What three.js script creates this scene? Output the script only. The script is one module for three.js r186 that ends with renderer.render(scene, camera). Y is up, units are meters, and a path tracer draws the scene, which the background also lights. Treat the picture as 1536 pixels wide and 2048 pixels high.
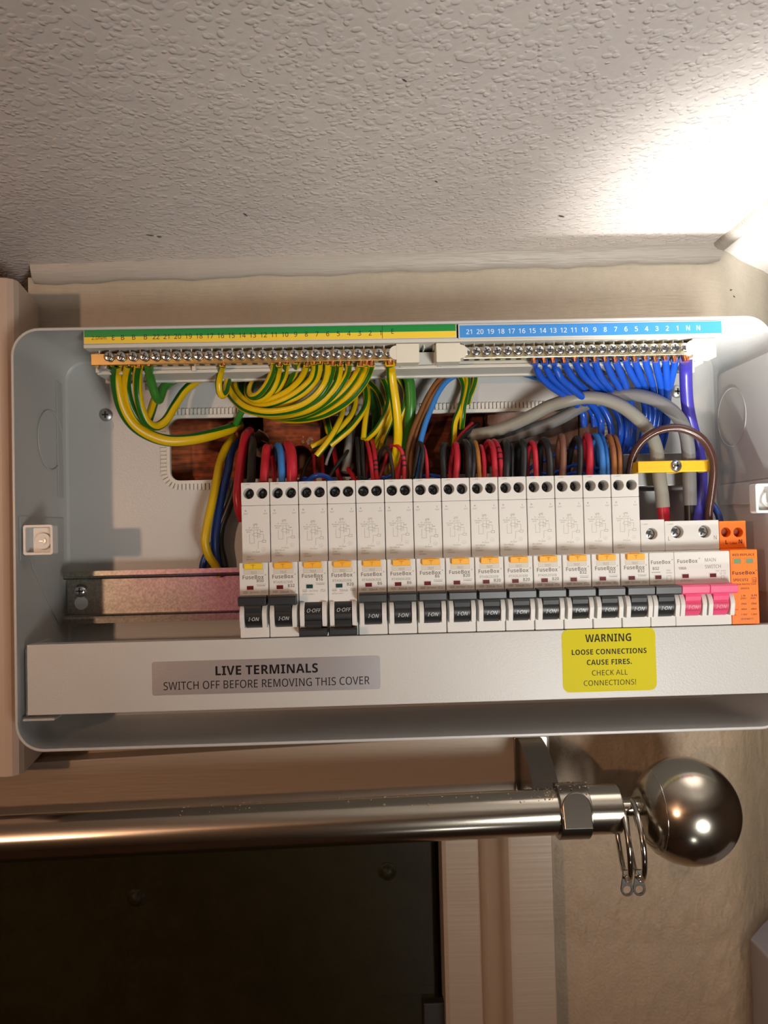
import * as THREE from 'three';
import { RoundedBoxGeometry } from 'three/addons/geometries/RoundedBoxGeometry.js';
import { mergeGeometries, mergeVertices, toCreasedNormals } from 'three/addons/utils/BufferGeometryUtils.js';

// ---------------------------------------------------------------- camera, lamps' places, exposure
// all lengths below are millimetres: x along the wall, y up from the breakers' terminal row, z out of the wall from the breakers' shoulder
const MM = 0.001, LIFT = 2.2;                       // the terminal row is 2.2 m above the floor
const P = (x, y, z) => new THREE.Vector3(x * MM, y * MM + LIFT, z * MM);
const scene = new THREE.Scene();
scene.background = new THREE.Color(0x000000);
const camera = new THREE.PerspectiveCamera(2 * Math.atan(1024 / 1538) * 180 / Math.PI, 0.75, 0.01, 20);
camera.position.copy(P(76.67, -26.37, 483.54));
camera.rotation.set(0.02649, -0.02639, -0.02436, 'YXZ');
const renderer = new THREE.WebGLRenderer({ antialias: true });
renderer.toneMapping = THREE.LinearToneMapping;
renderer.toneMappingExposure = 0.315;
renderer.shadowMap.enabled = true;
const LAMP_WARM = { at: [-541, 18, 950], colour: [1, 0.6, 0.38], cd: 2.7 };
const LAMP_FLOOD = { at: [430, -390, 850], aim: [330, 120, 20], colour: [1, 0.985, 0.93], cd: 7.2 };
const LAMP_UP = { at: [215, -680, 560], aim: [352, 172, 42], colour: [1, 0.985, 0.94], cd: 48 };

// ---------------------------------------------------------------- helpers
let seed = 20240611;
const rnd = () => { seed = (seed * 1664525 + 1013904223) >>> 0; return seed / 4294967296; };
const rr = (a, b) => a + (b - a) * rnd();
const lin = (r, g, b) => new THREE.Color().setRGB(r, g, b);
const srgb = (r, g, b) => new THREE.Color().setRGB(r / 255, g / 255, b / 255, THREE.SRGBColorSpace);
const mat = (c, rough = 0.5, metal = 0, extra = {}) => new THREE.MeshPhysicalMaterial({ color: c, roughness: rough, metalness: metal, ...extra });
const taken = {};
function numbered(n) { const k = taken[n] = (taken[n] ?? -1) + 1; return k ? n + '_' + String(k).padStart(3, '0') : n; }
const ORIGIN = new Map();
function tag(o, label, category, group, kind) {
  if (label) o.userData.label = label; if (category) o.userData.category = category;
  if (group) o.userData.group = group; if (kind) o.userData.kind = kind; return o;
}
function thing(name, label, category, org = [0, 0, 0], group) {
  const g = new THREE.Group(); g.name = numbered(name); g.position.copy(P(...org)); ORIGIN.set(g, org); scene.add(g);
  return tag(g, label, category, group);
}
function rootOrigin(o) { while (o && !ORIGIN.has(o)) o = o.parent; return o ? ORIGIN.get(o) : [0, 0, 0]; }
function shade(m) { m.castShadow = true; m.receiveShadow = true; return m; }
// a part given in the thing's own millimetres (geometry may be shared: it is scaled once)
function scaled(g) { if (!g.userData.inMetres) { g.scale(MM, MM, MM); g.userData.inMetres = true; } return g; }
function part(name, geo, m, parent, label) {
  const o = shade(new THREE.Mesh(scaled(geo), m)); o.name = name; parent.add(o); if (label) o.userData.label = label; return o;
}
// a part given in the place's millimetres
function wpart(name, geo, m, parent, label) { const [x, y, z] = rootOrigin(parent); geo.translate(-x, -y, -z); return part(name, geo, m, parent, label); }
// a thing or a piece of the setting that is one mesh
function solo(name, geo, m, org = [0, 0, 0]) {
  geo.translate(-org[0], -org[1], -org[2]); const o = shade(new THREE.Mesh(scaled(geo), m));
  o.name = numbered(name); o.position.copy(P(...org)); ORIGIN.set(o, org); scene.add(o); return o;
}
function struct(name, geo, m, org) { const o = solo(name, geo, m, org); o.userData.kind = 'structure'; return o; }
const clean = g => { g = g.index ? g.toNonIndexed() : g; for (const k of Object.keys(g.attributes)) if (!['position', 'normal', 'uv'].includes(k)) g.deleteAttribute(k); return g; };
const merge = (...gs) => mergeGeometries(gs.flat().map(clean));
const box = (x0, x1, y0, y1, z0, z1) => { const g = new THREE.BoxGeometry(x1 - x0, y1 - y0, z1 - z0); g.translate((x0 + x1) / 2, (y0 + y1) / 2, (z0 + z1) / 2); return g; };
const rbox = (x0, x1, y0, y1, z0, z1, r = 0.5, s = 2) => { const g = new RoundedBoxGeometry(x1 - x0, y1 - y0, z1 - z0, s, r); g.translate((x0 + x1) / 2, (y0 + y1) / 2, (z0 + z1) / 2); return g; };
const cylZ = (x, y, z0, z1, r, r2 = r, n = 28) => { const g = new THREE.CylinderGeometry(r2, r, z1 - z0, n); g.rotateX(Math.PI / 2); g.translate(x, y, (z0 + z1) / 2); return g; };
const cylX = (x0, x1, y, z, r, r2 = r, n = 40) => { const g = new THREE.CylinderGeometry(r2, r, x1 - x0, n); g.rotateZ(-Math.PI / 2); g.translate((x0 + x1) / 2, y, z); return g; };
const cylY = (x, y0, y1, z, r, r2 = r, n = 24) => { const g = new THREE.CylinderGeometry(r2, r, y1 - y0, n); g.translate(x, (y0 + y1) / 2, z); return g; };
function poly(pts) { const s = new THREE.Shape(); pts.forEach(([x, y], i) => i ? s.lineTo(x, y) : s.moveTo(x, y)); s.closePath(); return s; }
function roundRect(x0, x1, y0, y1, r, T = THREE.Shape) {
  const s = new T(); s.moveTo(x0 + r, y0); s.lineTo(x1 - r, y0); s.absarc(x1 - r, y0 + r, r, -Math.PI / 2, 0); s.lineTo(x1, y1 - r); s.absarc(x1 - r, y1 - r, r, 0, Math.PI / 2);
  s.lineTo(x0 + r, y1); s.absarc(x0 + r, y1 - r, r, Math.PI / 2, Math.PI); s.lineTo(x0, y0 + r); s.absarc(x0 + r, y0 + r, r, Math.PI, Math.PI * 1.5); return s;
}
function circle(x, y, r, T = THREE.Path) { const p = new T(); p.absarc(x, y, r, 0, Math.PI * 2); return p; }
// extrude an xy shape from z0 to z1 (bevel inside those limits)
function ext(shape, z0, z1, bevel = 0, seg = 14, bs = 2) {
  const g = new THREE.ExtrudeGeometry(shape, { depth: z1 - z0 - 2 * bevel, bevelEnabled: bevel > 0, bevelThickness: bevel, bevelSize: bevel, bevelOffset: -bevel, bevelSegments: bs, curveSegments: seg });
  g.translate(0, 0, z0 + bevel); return g;
}
// extrude a profile given in (z, y) along x
function extX(pts, x0, x1, bevel = 0) { const s = pts instanceof THREE.Shape ? pts : poly(pts.map(([z, y]) => [-z, y])); const g = ext(s, x0, x1, bevel); g.rotateY(Math.PI / 2); return g; }   // local (-z, y, x) -> world
// extrude a profile given in (x, z) along y
function extY(pts, y0, y1, bevel = 0) { const g = ext(poly(pts.map(([x, z]) => [x, -z])), y0, y1, bevel); g.rotateX(-Math.PI / 2); return g; }
const V = a => new THREE.Vector3(...a);
// a round wire with closed ends; uv.x along it in millimetres, uv.y around it
function tube(points, r, seg = 48, rad = 12, phase = 0) {
  const c = new THREE.CatmullRomCurve3(points.map(V), false, 'centripetal');
  const g = new THREE.TubeGeometry(c, seg, r, rad, false), len = c.getLength(), uv = g.attributes.uv;
  for (let i = 0; i < uv.count; i++) uv.setXY(i, uv.getX(i) * len, uv.getY(i) + phase + uv.getX(i) * len * 0.002);
  const caps = [0, 1].map(t => { const d = new THREE.CircleGeometry(r, rad), p = c.getPointAt(t), n = c.getTangentAt(t).multiplyScalar(t ? 1 : -1); d.lookAt(n); d.translate(p.x, p.y, p.z); return d; });
  return { geo: merge(g, caps), curve: c };
}
// planar uv in metres
function planarUV(g, ax = 'x', ay = 'y', tile = 1, rot = 0) {
  const p = g.attributes.position, get = { x: i => p.getX(i), y: i => p.getY(i), z: i => p.getZ(i) }, uv = new Float32Array(p.count * 2), c = Math.cos(rot), s = Math.sin(rot);
  for (let i = 0; i < p.count; i++) { const a = get[ax](i) * MM / tile, b = get[ay](i) * MM / tile; uv[2 * i] = a * c - b * s; uv[2 * i + 1] = a * s + b * c; }
  g.setAttribute('uv', new THREE.BufferAttribute(uv, 2)); return g;
}
function dataTex(n, f, colour = false, m = n) {
  const d = new Uint8Array(n * m * 4);
  for (let j = 0; j < m; j++) for (let i = 0; i < n; i++) { const v = f(i, j), k = (j * n + i) * 4; if (Array.isArray(v)) { d[k] = v[0]; d[k + 1] = v[1]; d[k + 2] = v[2]; } else d[k] = d[k + 1] = d[k + 2] = Math.max(0, Math.min(255, v)); d[k + 3] = 255; }
  const t = new THREE.DataTexture(d, n, m); t.wrapS = t.wrapT = THREE.RepeatWrapping; t.magFilter = THREE.LinearFilter; t.minFilter = THREE.LinearMipmapLinearFilter; t.generateMipmaps = true;
  if (colour) t.colorSpace = THREE.SRGBColorSpace; t.needsUpdate = true; return t;
}
// tiling value noise
function noiseGrid(n, cells, cy = cells) { const g = new Float32Array(cells * cy); for (let i = 0; i < g.length; i++) g[i] = rnd(); return (i, j) => { const x = i / n * cells, y = j / n * cy, x0 = Math.floor(x), y0 = Math.floor(y), fx = x - x0, fy = y - y0, sx = fx * fx * (3 - 2 * fx), sy = fy * fy * (3 - 2 * fy), at = (a, b) => g[((b % cy) + cy) % cy * cells + ((a % cells) + cells) % cells]; return (at(x0, y0) * (1 - sx) + at(x0 + 1, y0) * sx) * (1 - sy) + (at(x0, y0 + 1) * (1 - sx) + at(x0 + 1, y0 + 1) * sx) * sy; }; }
function printTex(w, h, pxmm, draw, ground = '#ffffff') {
  const c = document.createElement('canvas'); c.width = Math.round(w * pxmm); c.height = Math.round(h * pxmm); const k = c.getContext('2d');
  k.fillStyle = ground; k.fillRect(0, 0, c.width, c.height); k.scale(pxmm, pxmm); draw(k);
  const t = new THREE.CanvasTexture(c); t.colorSpace = THREE.SRGBColorSpace; t.anisotropy = 8; return t;
}
function txt(k, s, x, y, size, { col = '#777067', bold = false, align = 'center', italic = false, width } = {}) {
  k.fillStyle = col; k.font = `${italic ? 'italic ' : ''}${bold ? 'bold ' : ''}${size}px sans-serif`; k.textAlign = align; k.textBaseline = 'middle';
  if (width) { const w = k.measureText(s).width; k.save(); k.translate(x, y); k.scale(width / w, 1); k.fillText(s, 0, 0); k.restore(); } else k.fillText(s, x, y);
}
// a printed face: plane from (x0,y0) to (x1,y1) at z
function face(x0, x1, y0, y1, z) { const g = new THREE.PlaneGeometry(x1 - x0, y1 - y0); g.translate((x0 + x1) / 2, (y0 + y1) / 2, z); return g; }

// ---------------------------------------------------------------- surfaces
const bubbleTex = (() => {                           // embossed ceiling paper: flattened bubbles of many sizes
  const n = 1024, h = new Float32Array(n * n);
  for (let k = 0; k < 9000; k++) {
    const big = rnd() < 0.04, a = big ? rr(10, 17) : rr(3, 7.5), b = a * rr(0.55, 0.9), th = rr(0, 3.14), cx = rnd() * n, cy = rnd() * n, H = big ? rr(0.35, 0.8) : rr(0.35, 1), c = Math.cos(th), s = Math.sin(th), R = Math.ceil(a);
    for (let j = -R; j <= R; j++) for (let i = -R; i <= R; i++) {
      const u = (i * c + j * s) / a, v = (-i * s + j * c) / b, d = u * u + v * v; if (d > 1) continue;
      const q = ((Math.floor(cy) + j + n) % n) * n + (Math.floor(cx) + i + n) % n, e = big ? Math.min(1, (1 - d) * 2.4) : 1 - d * d; h[q] = Math.max(h[q], H * e);
    }
  }
  const nz = noiseGrid(n, 256);
  return dataTex(n, (i, j) => 235 * h[j * n + i] + 20 * nz(i, j));
})();
const plasterTex = (() => { const n = 512, a = noiseGrid(n, 56, 26), b = noiseGrid(n, 120, 70), c = noiseGrid(n, 256), d = noiseGrid(n, 9); return dataTex(n, (i, j) => 255 * (0.42 * Math.pow(a(i, j), 1.6) * (0.4 + d(i, j)) + 0.3 * b(i, j) * d(i, j) + 0.14 * c(i, j))); })();
const brushTex = (() => { const n = 512, a = noiseGrid(n, 10, 128), b = noiseGrid(n, 20, 256), c = noiseGrid(n, 24); return dataTex(n, (i, j) => 255 * (0.45 * a(i, j) + 0.35 * b(i, j) + 0.2 * c(i, j))); })();
const specks = (() => { const n = 512, a = noiseGrid(n, 7), b = noiseGrid(n, 40), c = noiseGrid(n, 200); return (base, amp) => dataTex(n, (i, j) => { const v = 1 + amp * ((a(i, j) - 0.5) * 0.6 + (b(i, j) - 0.5) * 0.5 + (c(i, j) - 0.5) * 0.5); return base.map(q => Math.max(0, Math.min(255, q * v))); }, true); })();
const powderTex = (() => { const n = 256, a = noiseGrid(n, 128), b = noiseGrid(n, 64); return dataTex(n, (i, j) => 255 * (0.6 * a(i, j) + 0.4 * b(i, j))); })();
const woodTex = (() => { const n = 512, a = noiseGrid(n, 5, 70), b = noiseGrid(n, 16, 200), c = noiseGrid(n, 40); return dataTex(n, (i, j) => { const v = 0.62 + 0.4 * a(i, j) + 0.25 * (b(i, j) - 0.5) + 0.25 * (c(i, j) - 0.5); return [205 * v, 104 * v, 52 * v]; }, true); })();
const railTex = (() => { const n = 512, a = noiseGrid(n, 4, 2), b = noiseGrid(n, 256); return dataTex(n, (i, j) => { const v = Math.min(1, Math.max(0, (a(i, j) - 0.25) * 1.6)), w = 0.9 + 0.2 * b(i, j), q = [[196, 152, 176], [176, 182, 164]]; return [0, 1, 2].map(k => Math.min(255, w * (q[0][k] * (1 - v) + q[1][k] * v))); }, true); })();

const M = {
  ceiling: mat(lin(1, 1, 1), 0.42, 0, { map: specks([216, 208, 203], 0.05), bumpMap: bubbleTex, bumpScale: 0.00052 }),
  ceilingSmooth: mat(lin(1, 1, 1), 0.5, 0, { map: specks([216, 208, 203], 0.03), bumpMap: plasterTex, bumpScale: 0.0004 }),
  bead: mat(lin(0.4, 0.37, 0.33), 0.45, 0, { bumpMap: brushTex, bumpScale: 0.0004 }),
  fascia: mat(lin(1, 1, 1), 0.5, 0, { map: specks([184, 175, 158], 0.06), bumpMap: brushTex, bumpScale: 0.00025 }),
  plaster: mat(lin(1, 1, 1), 0.55, 0, { map: specks([168, 147, 122], 0.08), bumpMap: plasterTex, bumpScale: 0.0022 }),
  wood: mat(lin(0.4, 0.315, 0.235), 0.42, 0, { bumpMap: brushTex, bumpScale: 0.0002 }),
  trimPaint: mat(lin(0.56, 0.43, 0.345), 0.45, 0, { bumpMap: plasterTex, bumpScale: 0.0003 }),
  room: mat(lin(0.27, 0.22, 0.175), 0.8),
  floor: mat(lin(0.13, 0.085, 0.055), 0.6),
  door: mat(lin(1, 1, 1), 0.34, 0, { specularIntensity: 0.45, map: specks([38, 33, 14], 0.25), bumpMap: brushTex, bumpScale: 0.0001 }),
  ironwork: mat(lin(0.03, 0.028, 0.026), 0.5),
  enclosure: mat(lin(0.54, 0.54, 0.53), 0.36, 0, { bumpMap: powderTex, bumpScale: 0.00006 }),
  cover: mat(lin(0.54, 0.535, 0.515), 0.38, 0, { bumpMap: powderTex, bumpScale: 0.00005 }),
  edging: mat(lin(0.66, 0.64, 0.58), 0.55),
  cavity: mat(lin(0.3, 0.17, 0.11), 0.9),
  board: mat(lin(0.75, 0.75, 0.75), 0.75, 0, { map: woodTex }),
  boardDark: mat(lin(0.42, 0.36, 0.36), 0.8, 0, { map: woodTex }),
  boardPale: mat(lin(0.36, 0.235, 0.19), 0.9, 0, { bumpMap: plasterTex, bumpScale: 0.0008 }),
  plasterCrumb: mat(lin(0.42, 0.33, 0.22), 0.95),
  body: mat(lin(0.68, 0.67, 0.64), 0.42),
    black: mat(lin(0.018, 0.019, 0.021), 0.38),
  pink: mat(lin(0.74, 0.07, 0.19), 0.4),
  orange: mat(lin(0.9, 0.19, 0.012), 0.45),
  button: mat(lin(0.88, 0.43, 0.03), 0.4),
  buttonYellow: mat(lin(0.82, 0.56, 0.02), 0.4),
  red: mat(lin(0.13, 0.008, 0.014), 0.25),
  green: mat(lin(0.012, 0.055, 0.05), 0.25),
  statusGreen: mat(lin(0.17, 0.27, 0.16), 0.3),
  holeScrew: mat(lin(0.16, 0.165, 0.17), 0.35, 0.9),
  holeDark: mat(lin(0.02, 0.02, 0.022), 0.6),
  zinc: mat(lin(0.72, 0.73, 0.74), 0.22, 1),
  slot: mat(lin(0.03, 0.03, 0.03), 0.6),
  brass: mat(lin(0.76, 0.53, 0.22), 0.3, 1),
  brassPale: mat(lin(0.78, 0.68, 0.42), 0.32, 1),
  carrier: mat(lin(0.6, 0.59, 0.54), 0.45),
  clip: mat(lin(0.70, 0.67, 0.56), 0.42),
  copper: mat(lin(0.72, 0.3, 0.16), 0.3, 1),
  rail: mat(lin(0.62, 0.62, 0.62), 0.42, 1, { map: railTex, bumpMap: powderTex, bumpScale: 0.00004 }),
  plate: mat(lin(0.5, 0.5, 0.5), 0.4, 1),
  clamp: mat(lin(0.86, 0.5, 0.02), 0.4),
  nickel: mat(lin(0.56, 0.51, 0.43), 0.19, 1),
  nickelDark: mat(lin(0.3, 0.265, 0.225), 0.27, 1),
  chrome: mat(lin(0.66, 0.63, 0.58), 0.12, 1),
  nylon: mat(lin(0.72, 0.72, 0.7), 0.35),
  clear: mat(lin(0.95, 0.93, 0.9), 0.08, 0, { transmission: 0.75, thickness: 0, ior: 1.48 }),
  fleck: mat(lin(0.06, 0.05, 0.04), 0.9),
  dust: mat(lin(0.5, 0.41, 0.3), 1),
  switchBox: mat(lin(0.4, 0.4, 0.44), 0.5),
};

// ---------------------------------------------------------------- the setting
const CEIL = x => 170.8 + 0.017 * (x - 107);       // the ceiling rises slightly to the right
function tiltCeiling(g) { const p = g.attributes.position; for (let i = 0; i < p.count; i++) p.setY(i, p.getY(i) + CEIL(p.getX(i))); g.computeVertexNormals(); return g; }
const ROOM = { x0: -1700, x1: 1500, z0: -900, z1: 2200, floor: -2200 };
{ // textured ceiling left of the bead, smooth ceiling right of it
  const a = planarUV(tiltCeiling(box(ROOM.x0, 341, 0, 30, -170, ROOM.z1)), 'x', 'z', 0.34, 0.35); const cl = struct('ceiling', a, M.ceiling);
  for (const [x, z, w, l, r] of [[9, 19, 0.5, 2.2, 1.1], [-56, -8, 0.4, 2.6, 0.4], [-51, -11, 0.5, 1.6, 0.4], [122, 56, 0.4, 1.4, 0.9], [99, 154, 0.4, 1.5, 0.8], [207, 2, 0.8, 2.6, 0.5]]) { const g = new THREE.OctahedronGeometry(1, 1); g.scale(l, 0.35, w); g.rotateY(r); g.translate(x, CEIL(x) - 0.5, z); part('dirt_fleck', g, M.fleck, cl); }
  const b = planarUV(tiltCeiling(box(341, ROOM.x1 + 20, 0, 30, ROOM.z0, ROOM.z1)), 'x', 'z', 0.4); struct('ceiling', b, M.ceilingSmooth);
  const c = tiltCeiling(box(ROOM.x0, 341, 0, 30, ROOM.z0, -170)); struct('ceiling', planarUV(c, 'x', 'z', 0.4), M.ceilingSmooth);
}
struct('floor', box(ROOM.x0, ROOM.x1, ROOM.floor - 30, ROOM.floor, ROOM.z0, ROOM.z1), M.floor);
struct('wall_left', box(ROOM.x0 - 30, ROOM.x0, ROOM.floor, 240, ROOM.z0, ROOM.z1), M.room);
struct('wall_right', box(ROOM.x1, ROOM.x1 + 30, ROOM.floor, 240, ROOM.z0, ROOM.z1), M.room);
struct('wall_front', box(ROOM.x0, ROOM.x1, ROOM.floor, 240, ROOM.z1, ROOM.z1 + 30), M.room);
struct('wall_rear', box(ROOM.x0, ROOM.x1, ROOM.floor, 240, ROOM.z0 - 30, ROOM.z0), M.room);
const CUT = { x0: -60, x1: 247, y0: 12, y1: 59 };
{ // the wall above and beside the door, with the ragged opening behind the unit
  const s = poly([[-162, -236], [176, -236], [176, -2200], [319, -2200], [319, 177], [-150, 165], [-158, 135], [-760, 135], [-760, -236]]);
  s.holes.push(roundRect(-80, 258, -6, 76, 2, THREE.Path));
  const g = planarUV(ext(s, -164, -64), 'x', 'y', 0.3); struct('wall_back', g, M.plaster);
  // the smooth painted strip above the unit
  const f = planarUV(ext(poly([[-157, 90], [319.5, 90], [319.5, 168], [-157, 160]]), -64, -62.6), 'x', 'y', 0.16); struct('trim_1', f, M.fascia);
  // rounded end of the wall turning back beyond the unit
  const pts = [[318, -64], [330, -64.4], [342, -69], [355, -80], [370, -95], [388, -110.5], [407, -127], [432, -158], [448, -200], [455, -260], [455, -500]];
  const c = new THREE.SplineCurve(pts.map(p => new THREE.Vector2(...p))).getPoints(40).map(p => [p.x, p.y]);
  const end = extY([...c, [318, -500]], -2200, 178); const e2 = planarUV(toCreasedNormals(end, 0.6), 'x', 'y', 0.3); struct('wall_end', e2, M.plaster);
  const fp = extY([...c.map(([x, z]) => [x + 0.6, z + 1.3]), [318.6, -400]], 90, 177.5); const tr = struct('trim_2', planarUV(toCreasedNormals(fp, 0.6), 'x', 'y', 0.16), M.fascia);
  for (const [x, y, z, l, r] of [[352.5, 147, -75.6, 1.6, 0.2], [357, 143.4, -79.6, 1.2, -0.6]]) { const g = new THREE.OctahedronGeometry(1, 1); g.scale(l, 0.5, 0.5); g.rotateZ(r); g.translate(x, y, z); part('dirt_fleck', g, M.fleck, tr); }
}
{ // lumpy painted beads at the ceiling
  const run = []; for (let x = -152; x <= 338; x += 5) run.push(x);
  const prof = [[0, 2], [0, -10.5], [1.6, -11.6], [4.6, -10], [7.4, -5.5], [8.6, -1.2], [8.8, 2]];
  const pos = [], idx = []; run.forEach((x, i) => prof.forEach(([z, y], j) => { const w = j > 0 && j < 6 ? Math.sin(x * 0.19) * 0.35 + Math.sin(x * 0.071 + 1) * 0.6 + rr(-0.25, 0.25) : 0; pos.push(x, CEIL(x) + y + w, -62.8 + z + w * 0.5); if (i && j) { const n = prof.length, a = (i - 1) * n + j - 1, b = a + 1, c = i * n + j - 1, d = c + 1; idx.push(a, b, c, b, d, c); } }));
  const g = new THREE.BufferGeometry(); g.setAttribute('position', new THREE.Float32BufferAttribute(pos, 3)); g.setIndex(idx); g.computeVertexNormals(); planarUV(g, 'x', 'y', 0.12);
  struct('trim_3', g, M.bead);
  const pos2 = [], idx2 = []; const zr = []; for (let z = -66; z <= 900; z += 6) zr.push(z);
  const pr2 = [[-6, 2], [-5, -2], [-2.5, -4.6], [1.5, -5], [5, -3], [6.6, 2]];
  zr.forEach((z, i) => pr2.forEach(([x, y], j) => { const w = j > 0 && j < 5 ? Math.sin(z * 0.17) * 0.5 + rr(-0.3, 0.3) : 0; pos2.push(337 + x + w, CEIL(337) + y + w * 0.6, z); if (i && j) { const n = pr2.length, a = (i - 1) * n + j - 1, b = a + 1, c = i * n + j - 1, d = c + 1; idx2.push(a, c, b, b, c, d); } }));
  const g2 = new THREE.BufferGeometry(); g2.setAttribute('position', new THREE.Float32BufferAttribute(pos2, 3)); g2.setIndex(idx2); g2.computeVertexNormals(); planarUV(g2, 'x', 'z', 0.12);
  struct('trim_4', g2, M.bead);
}
// boxed-in timber beside the unit, with a worn rounded corner
{
  const g = extY([[-300, -64], [-300, -5], [-150, -5], [-146, -5.8], [-143, -8.5], [-141.8, -13], [-150, -64]], -173, 141, 0.8);
  struct('trim_5', planarUV(g, 'x', 'y', 0.3), M.trimPaint);
}
// door surround: head and moulded upright
{
  const head = ext(poly([[-760, -190], [-300, -181], [201, -166], [201, -236], [-760, -236]]), -64, -48, 0.8);
  struct('trim_6', planarUV(head, 'x', 'y', 0.25), M.wood);
  const up = extY([[201, -64], [201.2, -49], [200.2, -48], [173, -48], [170.6, -48.6], [168, -51.5], [166.5, -57], [163, -62], [158, -66], [154.5, -70.5], [153.7, -75], [130, -75.4], [127.2, -77], [127, -140], [176, -140], [176, -64]], -2200, -236);
  struct('trim_7', planarUV(toCreasedNormals(up, 0.5), 'z', 'y', 0.25), M.wood);
}
{ // dark door with two bolt heads
  const g = planarUV(merge(rbox(-720, 121.8, -2190, -240, -135, -95, 1.5)), 'x', 'y', 0.4); const d = struct('door_1', g, M.door);
  for (const [x, y] of [[-97.7, -291], [87.9, -278.4]]) {
    const prof = [[0, 3.6], [2.4, 3.3], [4.4, 2.1], [5.2, 0.6], [6.6, 0.5], [7, 0]].map(([r, h]) => new THREE.Vector2(r, h));
    const l = new THREE.LatheGeometry(prof.reverse(), 28); l.rotateX(Math.PI / 2); l.translate(x, y, -95); part('bolt_head', l, M.door, d);
  }
  part('keeper_plate', rbox(112, 128, -395, -372, -96, -88, 1), M.ironwork, d);
}
struct('wall_cavity', box(-760, 300, 0, 175, -172, -166), M.cavity);
{ // what shows through the opening in the back panel
  const w = thing('timber_block', 'orange-brown timber block behind the opening where the thick earth cable enters', 'timber', [-45, 4, -96]);
  wpart('board', planarUV(rbox(-75, -14, 4, 66, -110, -82, 1), 'x', 'y', 0.12), M.board, w);
  const s = roundRect(4, 46, 4, 66, 1); s.holes.push(circle(31, 31, 8.2));
  const b = thing('drilled_timber', 'orange-brown timber with a drilled round hole, behind the opening', 'timber', [25, 4, -96]);
  wpart('board', planarUV(ext(s, -104, -84, 0.4, 24), 'x', 'y', 0.12), M.board, b);
  const bits = []; for (let k = 0; k < 14; k++) { const g = new THREE.TetrahedronGeometry(rr(0.6, 1.5)); g.scale(rr(0.6, 2), 1, 0.6); g.rotateZ(rr(0, 3)); g.translate(rr(30, 40), rr(40, 46), -83.4); bits.push(g); }
  const sp = wpart('splinter', merge(bits), M.dust, b); sp.userData.kind = 'stuff';
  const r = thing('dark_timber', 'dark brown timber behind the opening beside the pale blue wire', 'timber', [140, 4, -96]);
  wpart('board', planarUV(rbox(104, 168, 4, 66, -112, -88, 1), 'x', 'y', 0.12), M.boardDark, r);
  const q = thing('pink_board', 'pinkish brown board behind the opening below the grey cables', 'board', [210, 4, -96]);
  wpart('board', planarUV(rbox(169, 236, 4, 66, -96, -76, 0.8), 'x', 'y', 0.12), M.boardPale, q);
  wpart('upright', planarUV(rbox(236.6, 252, 4, 66, -100, -74, 0.8), 'x', 'y', 0.12), M.boardPale, q);
  const cr = []; for (let k = 0; k < 60; k++) { const g = new THREE.IcosahedronGeometry(rr(0.5, 1.9), 0); g.scale(rr(0.7, 1.6), rr(0.5, 1), rr(0.7, 1.3)); g.rotateY(rr(0, 3)); const u = rnd(); g.translate(-52 + u * u * 60, 9.2 + rr(0, 4.5) * (1 - u), rr(-80, -68)); cr.push(g); }
  const cm = solo('plaster_rubble', merge(cr), M.plasterCrumb); tag(cm, 'crumbs of plaster lying along the bottom of the wall opening', 'rubble', null, 'stuff');
  // burnt edge pipe stub with the thick cables coming out
  const rag = thing('cable_sheath_end', 'torn pale sheath end where the thick red cable leaves the wall', 'sheath', [5, 40, -70]);
  const n = 18; { const g = new THREE.CylinderGeometry(7.2, 6.4, 16, n, 3, true); const p = g.attributes.position; for (let i = 0; i < p.count; i++) if (p.getY(i) > 7) p.setY(i, p.getY(i) + Math.sin(i * 2.3) * 2.2); g.rotateX(1.2); g.translate(3.5, 39, -71); wpart('sheath', g, mat(lin(0.36, 0.3, 0.24), 0.8, 0, { side: THREE.DoubleSide }), rag); }
}
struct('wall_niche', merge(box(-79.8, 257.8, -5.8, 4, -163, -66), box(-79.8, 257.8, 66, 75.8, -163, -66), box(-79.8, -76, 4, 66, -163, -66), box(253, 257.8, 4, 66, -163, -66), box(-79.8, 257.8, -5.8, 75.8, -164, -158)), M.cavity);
{ // corner of a pale box on the wall lower down
  const b = thing('wall_box', 'pale bluish box fixed low on the wall below the ball finial', 'box', [380, -560, -60]);
  wpart('case', rbox(349.5, 440, -560, -327, -110, 10, 2), M.switchBox, b);
}

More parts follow.
